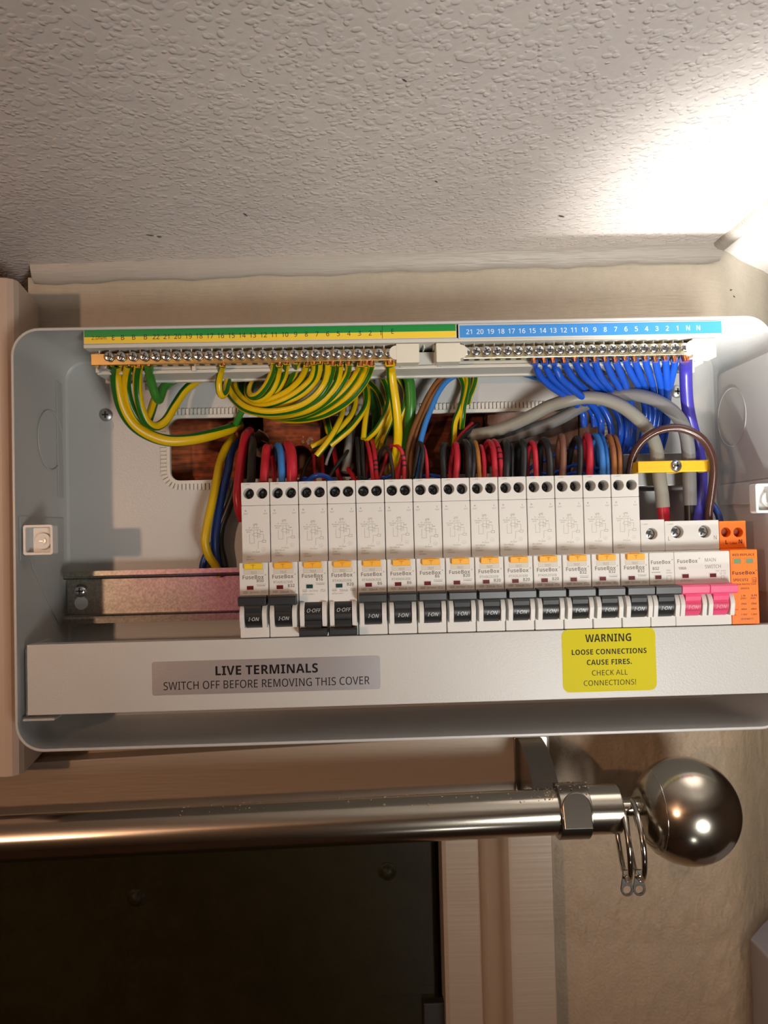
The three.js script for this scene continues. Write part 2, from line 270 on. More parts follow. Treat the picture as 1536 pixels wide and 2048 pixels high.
// ---------------------------------------------------------------- the metal enclosure
const ENC = { x0: -134.5, x1: 333.5, y0: -152.5, y1: 102.6, back: -61, lip: 15 };
{
  const u = thing('consumer_unit_case', 'open light grey metal case of the fuse board under the ceiling', 'fuse board', [100, ENC.y0, -62]);
  // pressed tray: rounded rectangles swept from the lip to the back
  const ring = (inset, r, n = 10) => { const { x0, x1, y0, y1 } = ENC, o = []; const cs = [[x1 - r, y0 + r, -Math.PI / 2], [x1 - r, y1 - r, 0], [x0 + r, y1 - r, Math.PI / 2], [x0 + r, y0 + r, Math.PI]]; for (const [cx, cy, a0] of cs) for (let i = 0; i <= n; i++) { const a = a0 + Math.PI / 2 * i / n; o.push([cx + Math.cos(a) * (r - inset), cy + Math.sin(a) * (r - inset)]); } return o; };
  const secs = [[1.7, 15, 17], [1.9, 15.6, 17], [1.7, 16, 17], [0.6, 16, 17], [0, 15.4, 17], [0, -60, 17], [0, -62.9, 17], [14, -62.9, 17], [14, -61.5, 17], [6, -61.5, 18], [3.4, -60, 18], [2, -56, 18], [1.7, -50, 17], [1.7, 15, 17]];
  const pos = [], idx = []; let m = 0;
  secs.forEach(([ins, z, r], k) => { const o = ring(ins, r); m = o.length; for (const [x, y] of o) pos.push(x, y, z); if (k) for (let i = 0; i < m; i++) { const a = (k - 1) * m + i, b = (k - 1) * m + (i + 1) % m, c = k * m + i, d = k * m + (i + 1) % m; idx.push(a, c, b, b, c, d); } });
  let g = new THREE.BufferGeometry(); g.setAttribute('position', new THREE.Float32BufferAttribute(pos, 3)); g.setIndex(idx); g = toCreasedNormals(g, 0.7); planarUV(g, 'z', 'y', 0.05);
  wpart('tray', g, M.enclosure, u);
  const s = roundRect(ENC.x0 + 5, ENC.x1 - 5, ENC.y0 + 5, ENC.y1 - 5, 12); s.holes.push(roundRect(CUT.x0, CUT.x1, CUT.y0, CUT.y1, 8, THREE.Path));
  wpart('back_panel', planarUV(ext(s, -62.4, -61), 'x', 'y', 0.05), M.enclosure, u);
  // toothed edging strip around the opening
  const { x0, x1, y0, y1 } = CUT, R = 8, teeth = [];
  const edge = roundRect(x0 - 1, x1 + 1, y0 - 1, y1 + 1, R + 1); edge.holes.push(roundRect(x0 + 1.6, x1 - 1.6, y0 + 1.6, y1 - 1.6, R - 1.5, THREE.Path));
  wpart('edging_strip', ext(edge, -63.4, -59.2, 0.4, 12), M.edging, u, 'pale plastic edging round the opening in the back panel');
  const L = roundRect(x0 - 3, x1 + 3, y0 - 3, y1 + 3, R + 3), per = L.getLength(), N = Math.round(per / 2.75);
  for (let k = 0; k < N; k++) { const p = L.getPointAt(k / N), t = L.getTangentAt(k / N), b = new THREE.BoxGeometry(1.9, 4.4, 1.6); b.rotateZ(Math.atan2(t.y, t.x)); b.translate(p.x, p.y, -60.4); teeth.push(b); }
  const th = wpart('edging_teeth', merge(teeth), M.edging, u); th.userData.kind = 'stuff';
  // side plates, knock-outs
  const sx = ENC.x0 + 1.8, ex = ENC.x1 - 1.8;
  wpart('side_plate', extX([[11, -11], [-57, -11], [-57, -84], [-49, -84], [-46, -83], [-7, -44], [-4, -38], [11, -38]], sx, sx + 0.7, 0.2), M.enclosure, u);
  wpart('side_plate', extX([[-48, 83], [-59, 83], [-59, 3], [-50, 3], [-49, 8]], sx, sx + 0.7, 0.2), M.enclosure, u);
  wpart('side_plate', extX([[13, 80], [-52, 80], [-56, 76], [-56, 2], [13, 2]], ex - 0.7, ex, 0.2), M.enclosure, u);
  wpart('side_rib', extX([[13, 1], [-58, 1], [-58, -9], [-54, -13], [13, -14]], ex - 2.2, ex, 0.6), M.enclosure, u);
  wpart('side_plate', extX([[13, -15.5], [-50, -15.5], [-50, -70], [13, -70]], ex - 0.7, ex, 0.2), M.enclosure, u);
  for (const [x, y] of [[sx + 0.5, 41], [ex - 0.7, 47]]) { const t = new THREE.TorusGeometry(20, 0.45, 8, 60); t.rotateY(Math.PI / 2); t.translate(x, y, -37); wpart('knockout', t, M.enclosure, u); }
  // fixing screws in keyholes of the back panel
  for (const [x, y] of [[-103, 61], [303.5, 69.5]]) {
    const prof = [[0, 2.2], [2.2, 2.2], [4.4, 1.1], [4.6, 0.3], [4.6, 0]].reverse().map(([r, h]) => new THREE.Vector2(r, h)); const l = new THREE.LatheGeometry(prof, 28); l.rotateX(Math.PI / 2); l.translate(x, y, -61);
    const sc = wpart('fixing_screw', l, M.plate, u, 'cross-head screw in the back panel'); wpart('cross_slot', merge(box(x - 2.3, x + 2.3, y - 0.6, y + 0.6, -59, -58.7), box(x - 0.6, x + 0.6, y - 2.3, y + 2.3, -59, -58.7)), M.slot, sc);
    wpart('keyhole', ext(circle(x, y - 7.5, 5, THREE.Shape), -61.2, -60.7, 0.1, 24), M.enclosure, sc);
  }
  // front screw bosses of clear plastic at both sides
  for (const [x0c, y0c] of [[-130.5, -35], [321, -20]]) {
    const x1c = x0c + 18, y1c = y0c + 18.4, cx = x0c + 10.5, cy = y0c + 8.4;
    const o = roundRect(x0c, x1c, y0c, y1c, 1.6); o.holes.push(roundRect(x0c + 1.7, x1c - 1.7, y0c + 1.7, y1c - 1.7, 0.8, THREE.Path));
    const f = wpart('screw_boss', merge(ext(o, 3, 11, 0.3, 6), ext(roundRect(x0c + 0.5, x1c - 0.5, y0c + 0.5, y1c - 0.5, 1), 3, 5.4, 0.2, 6)), M.nylon, u, 'milky plastic boss for a cover screw');
    wpart('boss_socket', merge(cylZ(cx, cy, 5, 7.4, 5.4, 4.8), cylZ(cx, cy, 7, 7.8, 2.4)), M.nylon, f);
    wpart('boss_slot', merge(box(cx - 2, cx + 1, cy - 0.35, cy + 0.35, 7.6, 8.1), cylZ(cx + 1.2, cy, 7.6, 8.1, 0.9)), M.plate, f);
  }
}
// ---------------------------------------------------------------- mounting rail
{
  const r = thing('din_rail', 'zinc-plated steel mounting rail carrying the row of breakers', 'rail', [80, -83, -60]);
  const prof = [[-43.6, -47.8], [-44.8, -48], [-45.2, -51.6], [-52.6, -52], [-52.6, -79], [-45.2, -79.4], [-44.8, -83], [-43.6, -83.2], [-43.4, -80], [-43.9, -78.6], [-45.4, -77.6], [-51.2, -77.4], [-51.2, -53.6], [-45.4, -53.4], [-43.9, -52.4], [-43.4, -51]];
  wpart('hat_profile', planarUV(extX(prof, -128, 322), 'x', 'y', 0.24), M.rail, r);
  for (const x of [-120, 110, 300]) wpart('stand_off', rbox(x - 8, x + 8, -75, -56, -60.9, -52, 0.5), M.plate, r);
  const prs = [[0, 3], [2, 2.9], [3.8, 1.9], [4.6, 0.4], [4.6, 0]].reverse().map(([a, h]) => new THREE.Vector2(a, h)); const l = new THREE.LatheGeometry(prs, 28); l.rotateX(Math.PI / 2); l.translate(-118.6, -61.5, -50.8);
  const sc = wpart('rail_screw', l, M.zinc, r); wpart('cross_slot', merge(box(-121, -116.2, -62, -61, -48.1, -47.7), box(-119.1, -118.1, -63.9, -59.1, -48.1, -47.7)), M.slot, sc);
  wpart('keyhole', ext(circle(-118.4, -69.8, 4.6, THREE.Shape), -51, -50.5, 0.1, 24), M.enclosure, r);
  // bright bracket plates behind the main switch
  wpart('end_plate', rbox(252, 300, -47, -2, -46, -44.4, 0.5), M.plate, r, 'bare metal plate behind the clamped cables');
  const e = new THREE.CylinderGeometry(4, 4, 2.4, 20); e.rotateX(Math.PI / 2); e.translate(269, -17, -43.4); wpart('plate_screw', e, M.plate, r);
}
// ---------------------------------------------------------------- terminal carrier with brass bars
{
  const c = thing('terminal_carrier', 'grey plastic carrier of the brass terminal bars along the case top', 'terminal bar', [100, 77, -25]);
  wpart('carrier_rail', merge(rbox(-89, 297, 77.2, 79.4, -28, -2.2, 0.5), rbox(-89, 297, 78, 88, -5, -3.4, 0.4), rbox(-92, 301, 90.4, 92.8, -26, 12.6, 0.5), rbox(-91, 301, 76, 100, -28, -24, 0.5)), M.carrier, c);
  for (const x of [-88, -28, 60, 103, 127, 198, 292]) wpart('carrier_web', rbox(x - 1.2, x + 1.2, 78, 91.5, -25, -0.2, 0.3), M.carrier, c);
  const lugs = [[99, 113.4], [123.8, 139], [284.6, 299.4]];
  for (const [a, b] of lugs) wpart('bar_clip', merge(rbox(a, b, 78.2, 90.2, 0, 11.4, 0.6), cylZ(a > 119 && a < 200 ? b : a, 84.6, 0, 11.2, 4.3)), M.clip, c, 'cream plastic clip holding a brass bar end');
  wpart('wire_guide', merge(Array.from({ length: 60 }, (_, i) => rbox(-85 + i * 6.3, -84.2 + i * 6.3, 88.2, 91, -4, 6, 0.2, 1))), M.carrier, c).userData.kind = 'stuff';
  const bars = [[-89.2, 103.6, M.brass, 'long brass earth bar'], [134.9, 292, M.brassPale, 'long brass neutral bar']];
  const screwX = [[-77.7, -70.4, -63.1, -56.1], []]; for (let k = 0; k < 23; k++) screwX[0].push(-49.3 + k * 6.562); for (let k = 0; k < 23; k++) screwX[1].push(142.3 + k * 6.589);
  const head = (() => { const prof = [[0, 2.3], [2.2, 2.3], [3, 1.5], [3.1, 0.4], [2.7, 0]].reverse().map(([r, h]) => new THREE.Vector2(r, h)); const l = new THREE.LatheGeometry(prof, 22); l.rotateX(Math.PI / 2); return l; })();
  const shank = cylZ(0, 0, -4, 0.2, 2.1, 2.1, 14), slotG = merge(box(-1.9, 1.9, -0.38, 0.38, 2.2, 2.42), box(-0.38, 0.38, -1.9, 1.9, 2.2, 2.42));
  const o = rootOrigin(c), screwG = merge(head, shank);
  bars.forEach(([a, b, m, l], i) => {
    const bar = wpart('terminal_bar', ext(roundRect(a, b, 80.8, 88, 0.4), 0, 7.8, 0.3), m, c, l);
    wpart('wire_holes', merge(screwX[i].map(x => cylY(x + 1.2, 80.62, 80.78, 4, 1.8, 1.8, 12))), M.slot, bar).userData.kind = 'stuff';
    for (const x of screwX[i]) {
      const y = 84.8 + (i ? 0.2 * rnd() : 0.9 - (x + 80) * 0.006); const mesh = part('terminal_screw', screwG, M.zinc, c); mesh.position.set((x - o[0]) * MM, (y - o[1]) * MM, (8.4 + rr(-0.4, 0.5) - o[2]) * MM); mesh.rotation.z = rr(0, 1.5);
      part('cross_slot', slotG, M.slot, mesh);
    }
  });
  wpart('carrier_screw', cylY(-82, 78.4, 80.7, 5, 4, 3.2), M.zinc, c);
  // printed number strips just behind the lip
  const earthT = ['E', 'B', 'B', 'B'], earthX = [-73.4, -67.7, -61, -53.9]; for (let k = 22; k > 0; k--) { earthT.push(String(k)); earthX.push(-47.4 + (22 - k) * 6.535); } earthT.push('E'); earthX.push(97);
  const X1 = -90.9, W1 = 227, H1 = 8.4, tex1 = printTex(W1, H1, 8.8, k => { k.fillStyle = '#f0cf3e'; k.fillRect(0, 0, W1, H1); k.fillStyle = '#178a3e'; k.fillRect(0, 0, W1, H1 * 0.53); k.fillStyle = '#20301c'; k.fillRect(181.5, 0, 0.3, H1); txt(k, '2.0Nm', 9, 5, 3.1, { col: '#14220c' }); earthT.forEach((q, i) => txt(k, q, earthX[i] - X1, i > 25 ? 4 : 4.9, 4.1, { col: '#111c0c' })); });
  const st = wpart('number_strip', rbox(X1 - 0.5, X1 + W1 + 0.5, 92.6, 101.3, 12.4, 13.8, 0.4), M.carrier, c);
  wpart('printed_label', face(X1, X1 + W1, 92.8, 101.2, 13.86), mat(lin(1, 1, 1), 0.4, 0, { map: tex1 }), st, 'green and yellow strip lettered E, B, B, B and 22 to 1');
  const X2 = 138.4, W2 = 163.6, H2 = 7.6, tex2 = printTex(W2, H2, 8.8, k => { k.fillStyle = '#3f8fdc'; k.fillRect(0, 0, W2, H2); const T = []; for (let i = 21; i > 0; i--) T.push(String(i)); T.push('N', 'N'); T.forEach((q, i) => txt(k, q, 6.2 + i * 6.49, 3.9, 4.1, { col: '#eaf3ff' })); });
  const st2 = wpart('number_strip', ext(poly([[137.6, 91.9], [301.8, 91.3], [304.2, 100.6], [137.6, 101.1]]), 12.4, 13.8, 0.3), M.carrier, c);
  wpart('printed_label', face(X2, X2 + W2, 92.4, 100, 13.86), mat(lin(1, 1, 1), 0.4, 0, { map: tex2 }), st2, 'blue strip lettered 21 to 1 and N, N in white');
}
// ---------------------------------------------------------------- lower cover strip with stickers
{
  const c = thing('cover_strip', 'grey metal cover strip below the breakers with two stickers', 'cover', [100, -132, 0]);
  wpart('sheet', planarUV(merge(rbox(-128.6, 330, -131.4, -89, 10.8, 12, 0.5), rbox(-128.4, 330, -90.2, -89.1, 3, 11.6, 0.4), rbox(-128.4, 330, -131.4, -130.2, -14, 11.6, 0.4), rbox(-128.5, -127.5, -131, -89.4, -20, 11.4, 0.3)), 'x', 'y', 0.05), M.cover, c);
  wpart('end_tab', merge(rbox(-131, -112, -134.6, -133.2, 2, 13.4, 0.6), rbox(-131.4, -129.6, -133.8, -92, 2, 8, 0.6)), M.enclosure, c);
  const t1 = printTex(138, 20.2, 12, k => { txt(k, 'LIVE TERMINALS', 69, 6.6, 7.6, { col: '#141014', bold: true, width: 63 }); txt(k, 'SWITCH OFF BEFORE REMOVING THIS COVER', 69, 15, 6.5, { col: '#17131a', width: 125 }); }, '#a5a1a3');
  const g1 = ext(roundRect(-53.7, 84.4, -121.7, -101.4, 1.6), 12, 12.2); const uv = g1.attributes.uv; for (let i = 0; i < uv.count; i++) uv.setXY(i, (g1.attributes.position.getX(i) + 53.7) / 138.1, (g1.attributes.position.getY(i) + 121.7) / 20.3);
  wpart('sticker', g1, mat(lin(1, 1, 1), 0.36, 0.55, { map: t1, bumpMap: powderTex, bumpScale: 0.00003 }), c, 'silver sticker reading LIVE TERMINALS, SWITCH OFF BEFORE REMOVING THIS COVER');
  const t2 = printTex(58, 38.6, 16, k => { const o = { col: '#25200a', bold: true }; txt(k, 'WARNING', 29, 6, 6.6, { ...o, width: 29 }); txt(k, 'LOOSE CONNECTIONS', 29, 14.2, 4.5, { ...o, width: 47 }); txt(k, 'CAUSE FIRES.', 29, 20.6, 4.5, { ...o, width: 28.4 }); txt(k, 'CHECK ALL', 29, 27.1, 4.5, { col: '#25200a', width: 22.4 }); txt(k, 'CONNECTIONS!', 29, 33.3, 4.5, { col: '#25200a', width: 33 }); }, '#cdc200');
  const g2 = ext(roundRect(196.4, 254.4, -127.3, -88.9, 4.2), 12, 12.2); const v2 = g2.attributes.uv; for (let i = 0; i < v2.count; i++) v2.setXY(i, (g2.attributes.position.getX(i) - 196.4) / 58, (g2.attributes.position.getY(i) + 127.3) / 38.4);
  wpart('sticker', g2, mat(lin(1, 1, 1), 0.5, 0, { map: t2, specularIntensity: 0.3 }), c, 'yellow sticker reading WARNING, LOOSE CONNECTIONS CAUSE FIRES, CHECK ALL CONNECTIONS!');
}

// ---------------------------------------------------------------- breakers
const GREY = '#8b857b', FAINT = '#a8a297', BODY_BG = '#ffffff';
// upper face: terminal letters and the circuit diagram; strength differs from print to print
function upperPrint(k, withTrip, up, ink) {
  const L = (pts, w = 0.16) => { k.strokeStyle = ink; k.lineWidth = w; k.beginPath(); pts.forEach(([x, y], i) => i ? k.lineTo(x, y) : k.moveTo(x, y)); k.stroke(); };
  txt(k, 'N', 2.4, 3.2, 1.5, { col: ink, bold: true }); txt(k, 'OUT', 2.4, 5, 1.3, { col: ink }); txt(k, 'L', 14.8, 3.2, 1.5, { col: ink, bold: true }); txt(k, 'OUT', 14.8, 5, 1.3, { col: ink });
  k.save(); k.translate(0, up);
  txt(k, 'Load', 8.3, 9.2, 1.2, { col: ink }); L([[7, 10.4], [7, 9.9], [9.6, 9.9], [9.6, 10.4]]); txt(k, 'N   L', 8.3, 10.5, 1.1, { col: ink }); txt(k, 'OUT OUT', 8.5, 11.7, 1.05, { col: ink });
  txt(k, 'N', 4.6, 11.6, 1.2, { col: ink }); txt(k, 'IN-Supply', 4.4, 12.9, 1.05, { col: ink }); txt(k, '(Blue)', 4, 14.1, 1, { col: ink });
  L([[7.4, 13], [7.4, 21.4], [4.6, 21.4], [4.6, 19.4], [4.4, 18.6], [4.8, 17.8], [4.4, 17], [4.7, 16.2], [4.7, 15.6]]); L([[7.4, 13], [11.4, 13], [11.4, 15]]); L([[9.6, 13], [9.6, 18.4]]);
  k.beginPath(); k.ellipse(8.6, 16, 2.1, 1, 0, 0, 7); k.stroke(); L([[9.6, 15.4], [11.2, 15.4], [11.2, 17.6], [9.6, 17.6]]); L([[11.2, 15.9], [13.4, 15.9], [13.4, 19.6]]); L([[11.6, 14.2], [12.8, 14.2]], 0.3); L([[12.9, 13.8], [12.9, 14.6]], 0.2);
  k.strokeRect(12.6, 19.6, 2.2, 1.3); L([[10, 20.3], [12.6, 20.3]]); L([[10, 20.3], [10, 22.2], [9.6, 22.9], [10.1, 23.6], [9.6, 24.3], [9.9, 25]]); txt(k, 'L', 8.9, 25.6, 1.2, { col: ink }); txt(k, 'IN-Supply', 8.6, 26.7, 1.05, { col: ink });
  k.setLineDash([0.5, 0.35]); k.beginPath(); k.arc(13.1, 25.2, 1.15, 0, 7); k.stroke(); k.setLineDash([]); txt(k, '4', 13.1, 25.2, 1.1, { col: ink });
  k.restore();
  const y = withTrip ? 28.4 : 28.9 + up; if (withTrip) txt(k, 'IΔn=30mA', 2.2, y - 0.2, 1.35, { col: ink, align: 'left' });
  txt(k, '230V ~', 2.2, y + 1.5, 1.35, { col: ink, align: 'left' }); txt(k, '50/60Hz', 2.2, y + 3.1, 1.35, { col: ink, align: 'left' });
}
const printCache = {};
const cachedMat = (key, make) => printCache[key] ??= make();
const bodyPrint = tex => mat(M.body.color, 0.42, 0, { map: tex });
function noseTex({ code, rating, off }) {
  return printTex(17.2, 16.6, 22, k => {
    k.fillStyle = '#f1efe9'; k.fillRect(2.6, 0, 12, 2.9); k.strokeStyle = '#cfcac0'; k.lineWidth = 0.18; k.beginPath(); k.moveTo(2.6, 0); k.lineTo(2.6, 2.9); k.lineTo(14.6, 2.9); k.lineTo(14.6, 0); k.stroke();
    txt(k, 'TEST', 8.6, 1.7, 1.9, { col: '#a19b90' }); txt(k, 'FuseBox', 8.1, 4.9, 3.3, { col: GREY, bold: true, width: 13.4 }); txt(k, '®', 15.8, 3.9, 1.3, { col: GREY });
    if (code) { txt(k, code, 8.2, 7.9, 2.05, { col: '#908a80', width: 12 }); txt(k, rating, 13.2, 10.9, 2.6, { col: GREY, bold: true }); txt(k, '30mA', 9, 14, 2.1, { col: '#8f897f' }); }
    else { txt(k, rating, 12.4, 7.4, 2.6, { col: GREY, bold: true }); k.fillStyle = '#9a948a'; k.fillRect(10, 9.1, 6, 0.16); txt(k, 'RTM000000', 13, 9.9, 0.95, { col: '#8f897f', bold: true }); txt(k, 'IΔn=30mA', 8.7, 14, 1.2, { col: '#948e84' }); }
    k.strokeStyle = '#a39d92'; k.lineWidth = 0.15; k.strokeRect(2, 13.3, 2.6, 1.2); txt(k, '6000', 3.3, 13.9, 1, { col: '#948e84' }); txt(k, '3', 3.3, 15.4, 1, { col: '#948e84' }); k.strokeRect(13.2, 13.3, 2.6, 1.3); k.beginPath(); k.moveTo(13.4, 14); k.quadraticCurveTo(14, 13.2, 14.5, 14); k.quadraticCurveTo(15, 14.7, 15.6, 13.9); k.stroke();
    if (off) txt(k, 'BS EN 61009-1', 5.6, 16, 1.15, { col: '#948e84' });
  });
}
const B0 = -107, Z0 = -44;                                    // every breaker's base: bottom of its back
const loc = g => g.translate(0, -B0, -Z0);
// body of a module of width w whose top is at y = top, with round screw openings
function bodyGeo(w, top, seam, holes, hr, noseTop) {
  const x = w / 2, gs = [box(-x, x, B0, top - 0.2, Z0, -15), rbox(-x, x, -88.4, noseTop, -16, 13, 0.55), rbox(-x, x, B0, -88, -16, 0, 0.4)];
  const a = roundRect(-x, x, seam + 0.06, top, 0.5); for (const [hx, hy] of holes) a.holes.push(circle(hx, hy, hr + 0.35)); gs.push(ext(a, -16, 0, 0.35, 26));
  gs.push(rbox(-x, x, noseTop - 3, seam - 0.06, -16, 0, 0.35)); return loc(merge(gs));
}
function screwGeo(r) { const l = [[0, 0.6], [r * 0.8, 0.6], [r, 0], [r, -3]].reverse().map(([a, h]) => new THREE.Vector2(a, h)); const g = new THREE.LatheGeometry(l, 22); g.rotateX(Math.PI / 2); return g; }
const cross = r => merge(box(-r, r, -r * 0.2, r * 0.2, 0.55, 0.75), box(-r * 0.2, r * 0.2, -r, r, 0.55, 0.75));
const GEO = {};
const once = (k, f) => GEO[k] ??= f();
// curved guard cheek beside a toggle
const cheek = (x0, x1) => { const s = new THREE.Shape(); s.moveTo(-11, -67.4); s.lineTo(-15.2, -67.6); s.quadraticCurveTo(-19.4, -70, -19.8, -75); s.lineTo(-18.2, -82); s.lineTo(-11, -82); s.closePath(); return loc(extX(s, x0, x1, 0.3)); };
function toggleGeo(on, w) {
  const drum = cylX(-4.9, 4.9, -75, 10.6, 7.7, 7.7, 44), gs = [drum];
  const h = on ? [[12, -62.6], [22.6, -62.8], [23.6, -63.8], [23.2, -67.4], [21.8, -68.4], [12, -68.4]] : [[12, -83], [22, -83], [23.2, -83.8], [23.2, -86.4], [22, -87.4], [12, -87.4]];
  gs.push(extX(h, -w / 2, w / 2, 0.3)); gs.push(on ? extX([[11, -66], [19, -68], [19.2, -70], [18.5, -72.5], [11, -74]], -4.9, 4.9, 0.2) : extX([[11, -77], [18.4, -78.5], [19.4, -81], [19.6, -84], [11, -84]], -4.9, 4.9, 0.2));
  return loc(merge(gs));
}
// toggle lettering: a strip bent round the drum, facing out; uv runs left to right and bottom to top
function drumStrip(mid, half) {
  const pos = [], uv = [], idx = [], n = 8; for (let i = 0; i <= n; i++) { const a = mid - half + 2 * half * i / n; for (const s of [0, 1]) { pos.push(-4.6 + 9.2 * s, -75 + Math.sin(a) * 7.78, 10.6 + Math.cos(a) * 7.78); uv.push(s, i / n); } if (i) { const b = i * 2; idx.push(b - 2, b - 1, b, b - 1, b + 1, b); } }
  const g = new THREE.BufferGeometry(); g.setAttribute('position', new THREE.Float32BufferAttribute(pos, 3)); g.setAttribute('uv', new THREE.Float32BufferAttribute(uv, 2)); g.setIndex(idx); g.computeVertexNormals(); return loc(g);
}
const legend = (s, ground, ink) => cachedMat('leg' + s + ground, () => mat(lin(1, 1, 1), 0.38, 0, { map: printTex(9.2, 5.2, 24, k => txt(k, s, 4.6, 2.8, 3.1, { col: ink, italic: true }), ground) }));
function addToggle(root, x, on, m, ground, ink, w = 16.6) {
  const t = part('toggle', once('tog' + on + w, () => toggleGeo(on, w)), m, root); t.position.x = x * MM;
  part('legend', once('strip' + on, () => drumStrip(on ? -0.2 : 0.36, 0.34)), legend(on ? 'I·ON' : 'O·OFF', ground, ink), t);
  for (const s of [-1, 1]) { const c = part('guard_cheek', once('cheek' + s, () => s < 0 ? cheek(-8.1, -5.3) : cheek(5.3, 8.1)), M.body, root); c.position.x = x * MM; }
}
function addScrews(root, holes, r, z, m) {
  for (const [hx, hy] of holes) { const s = part('terminal_screw', once('sc' + r, () => screwGeo(r)), m, root); s.position.set(hx * MM, (hy - B0) * MM, (z - Z0) * MM); s.rotation.z = rr(0, 1.5); part('cross_slot', once('cr' + r, () => cross(r * 0.7)), M.slot, s); }
}
const UNITS = [ // rating, code, on, trip line, diagram height, ink strength, label
  ['B50', '', 1, 0, 1.6, '#8d867b', 'tall cream breaker marked B50 at the empty end of the rail'],
  ['B32', 'RTA063230B', 1, 1, -0.6, '#a39c91', 'tall cream breaker marked B32 and RTA063230B beside the B50 one'],
  ['B16', '', 0, 0, 0.4, '#a0998e', 'tall cream breaker marked B16, switched off, green window'],
  ['B20', 'RTA062030B', 0, 1, -0.6, '#a0998e', 'tall cream breaker marked B20, switched off, green window'],
  ['B6', 'RTA060630B', 1, 1, -0.4, '#a8a196', 'tall cream breaker marked B6 and RTA060630B beside the switched-off B20 one'],
  ['B6', 'RTA060630B', 1, 1, -0.6, '#aaa398', 'tall cream breaker marked B6 and RTA060630B between two B6 ones'],
  ['B6', '', 1, 0, 0.9, '#958e83', 'tall cream breaker marked B6 without a long code, beside a B20 one'],
  ['B20', '', 1, 0, 0.3, '#b7b0a6', 'tall cream breaker marked B20 without a long code, beside a B6 one'],
  ['B20', 'RTA062030B', 1, 1, -0.8, '#a19a8f', 'tall cream breaker marked B20 and RTA062030B, next to the one without a code'],
  ['B20', 'RTA062030B', 1, 1, -0.8, '#a8a196', 'tall cream breaker marked B20 and RTA062030B, middle one of three switched on'],
  ['B20', 'RTA062030B', 1, 1, -0.8, '#a8a196', 'tall cream breaker marked B20 and RTA062030B, next to a B32 one'],
  ['B32', '', 1, 0, 0.2, '#b2aba0', 'tall cream breaker marked B32, next to a B20 one'],
  ['B32', '', 1, 0, 0, '#aea79c', 'tall cream breaker marked B32 between two other tall B32 ones'],
  ['B32', '', 1, 0, 0, '#b2aba0', 'tall cream breaker marked B32, last tall one before the short one'],
];
const HOLES = [[-4.15, 0], [4.15, 0]];
UNITS.forEach(([rating, code, on, trip, up, ink, label], i) => {
  const r = thing('circuit_breaker', label, 'breaker', [18 * i + 9 - 0.1, B0, Z0], 'tall breakers in a row on the rail');
  part('housing', once('body', () => bodyGeo(17.55, 6.9, -7.6, HOLES, 3.0, -42.9)), M.body, r);
  addScrews(r, HOLES, 2.95, -12.5, M.holeScrew);
  part('terminal_mark', once('mark', () => loc(face(-7.6, -2.2, 4.6, 6.2, 0.04))), cachedMat('mark', () => bodyPrint(printTex(5.4, 1.6, 24, k => txt(k, '1.2Nm', 2.6, 0.85, 1.35, { col: FAINT })))), r);
  part('diagram_print', once('up', () => loc(face(-8.5, 8.5, -42.2, -8.2, 0.04))), cachedMat('up' + trip + up + ink, () => bodyPrint(printTex(17.2, 34, 20, k => upperPrint(k, trip, up, ink)))), r);
  part('rating_print', once('nose', () => loc(face(-8.45, 8.45, -63.4, -47, 13.04))), cachedMat('nose' + rating + code + on, () => bodyPrint(noseTex({ code, rating, off: !on }))), r);
  const b = part('test_button', once('btn', () => loc(merge(rbox(-5.5, 5.5, -46.9, -43.2, 11, 15.6, 0.5), rbox(-3, 3, -43.6, -42.7, 8, 14.4, 0.3)))), i ? M.button : M.buttonYellow, r);
  part('button_mark', once('btnT', () => loc(merge(box(-1.3, 1.3, -44.4, -44.05, 15.55, 15.75), box(-0.18, 0.18, -46.3, -44.05, 15.55, 15.75)))), cachedMat('btnT', () => mat(lin(0.6, 0.27, 0.02), 0.5)), b);
  const w = part('window_frame', once('wf', () => { const s = roundRect(-4.75, 0.15, -59.75, -56.55, 0.2); s.holes.push(roundRect(-4.3, -0.25, -59.3, -56.95, 0.1, THREE.Path)); return loc(ext(s, 12.6, 13.4, 0.15)); }), M.body, r);
  part('state_window', once('win', () => loc(box(-4.4, -0.2, -59.4, -56.9, 12.6, 13.1))), on ? M.red : M.green, w, on ? 'dark red state window' : 'dark green state window');
  addToggle(r, 0, !!on, M.black, '#161718', '#c9ccd0');
});
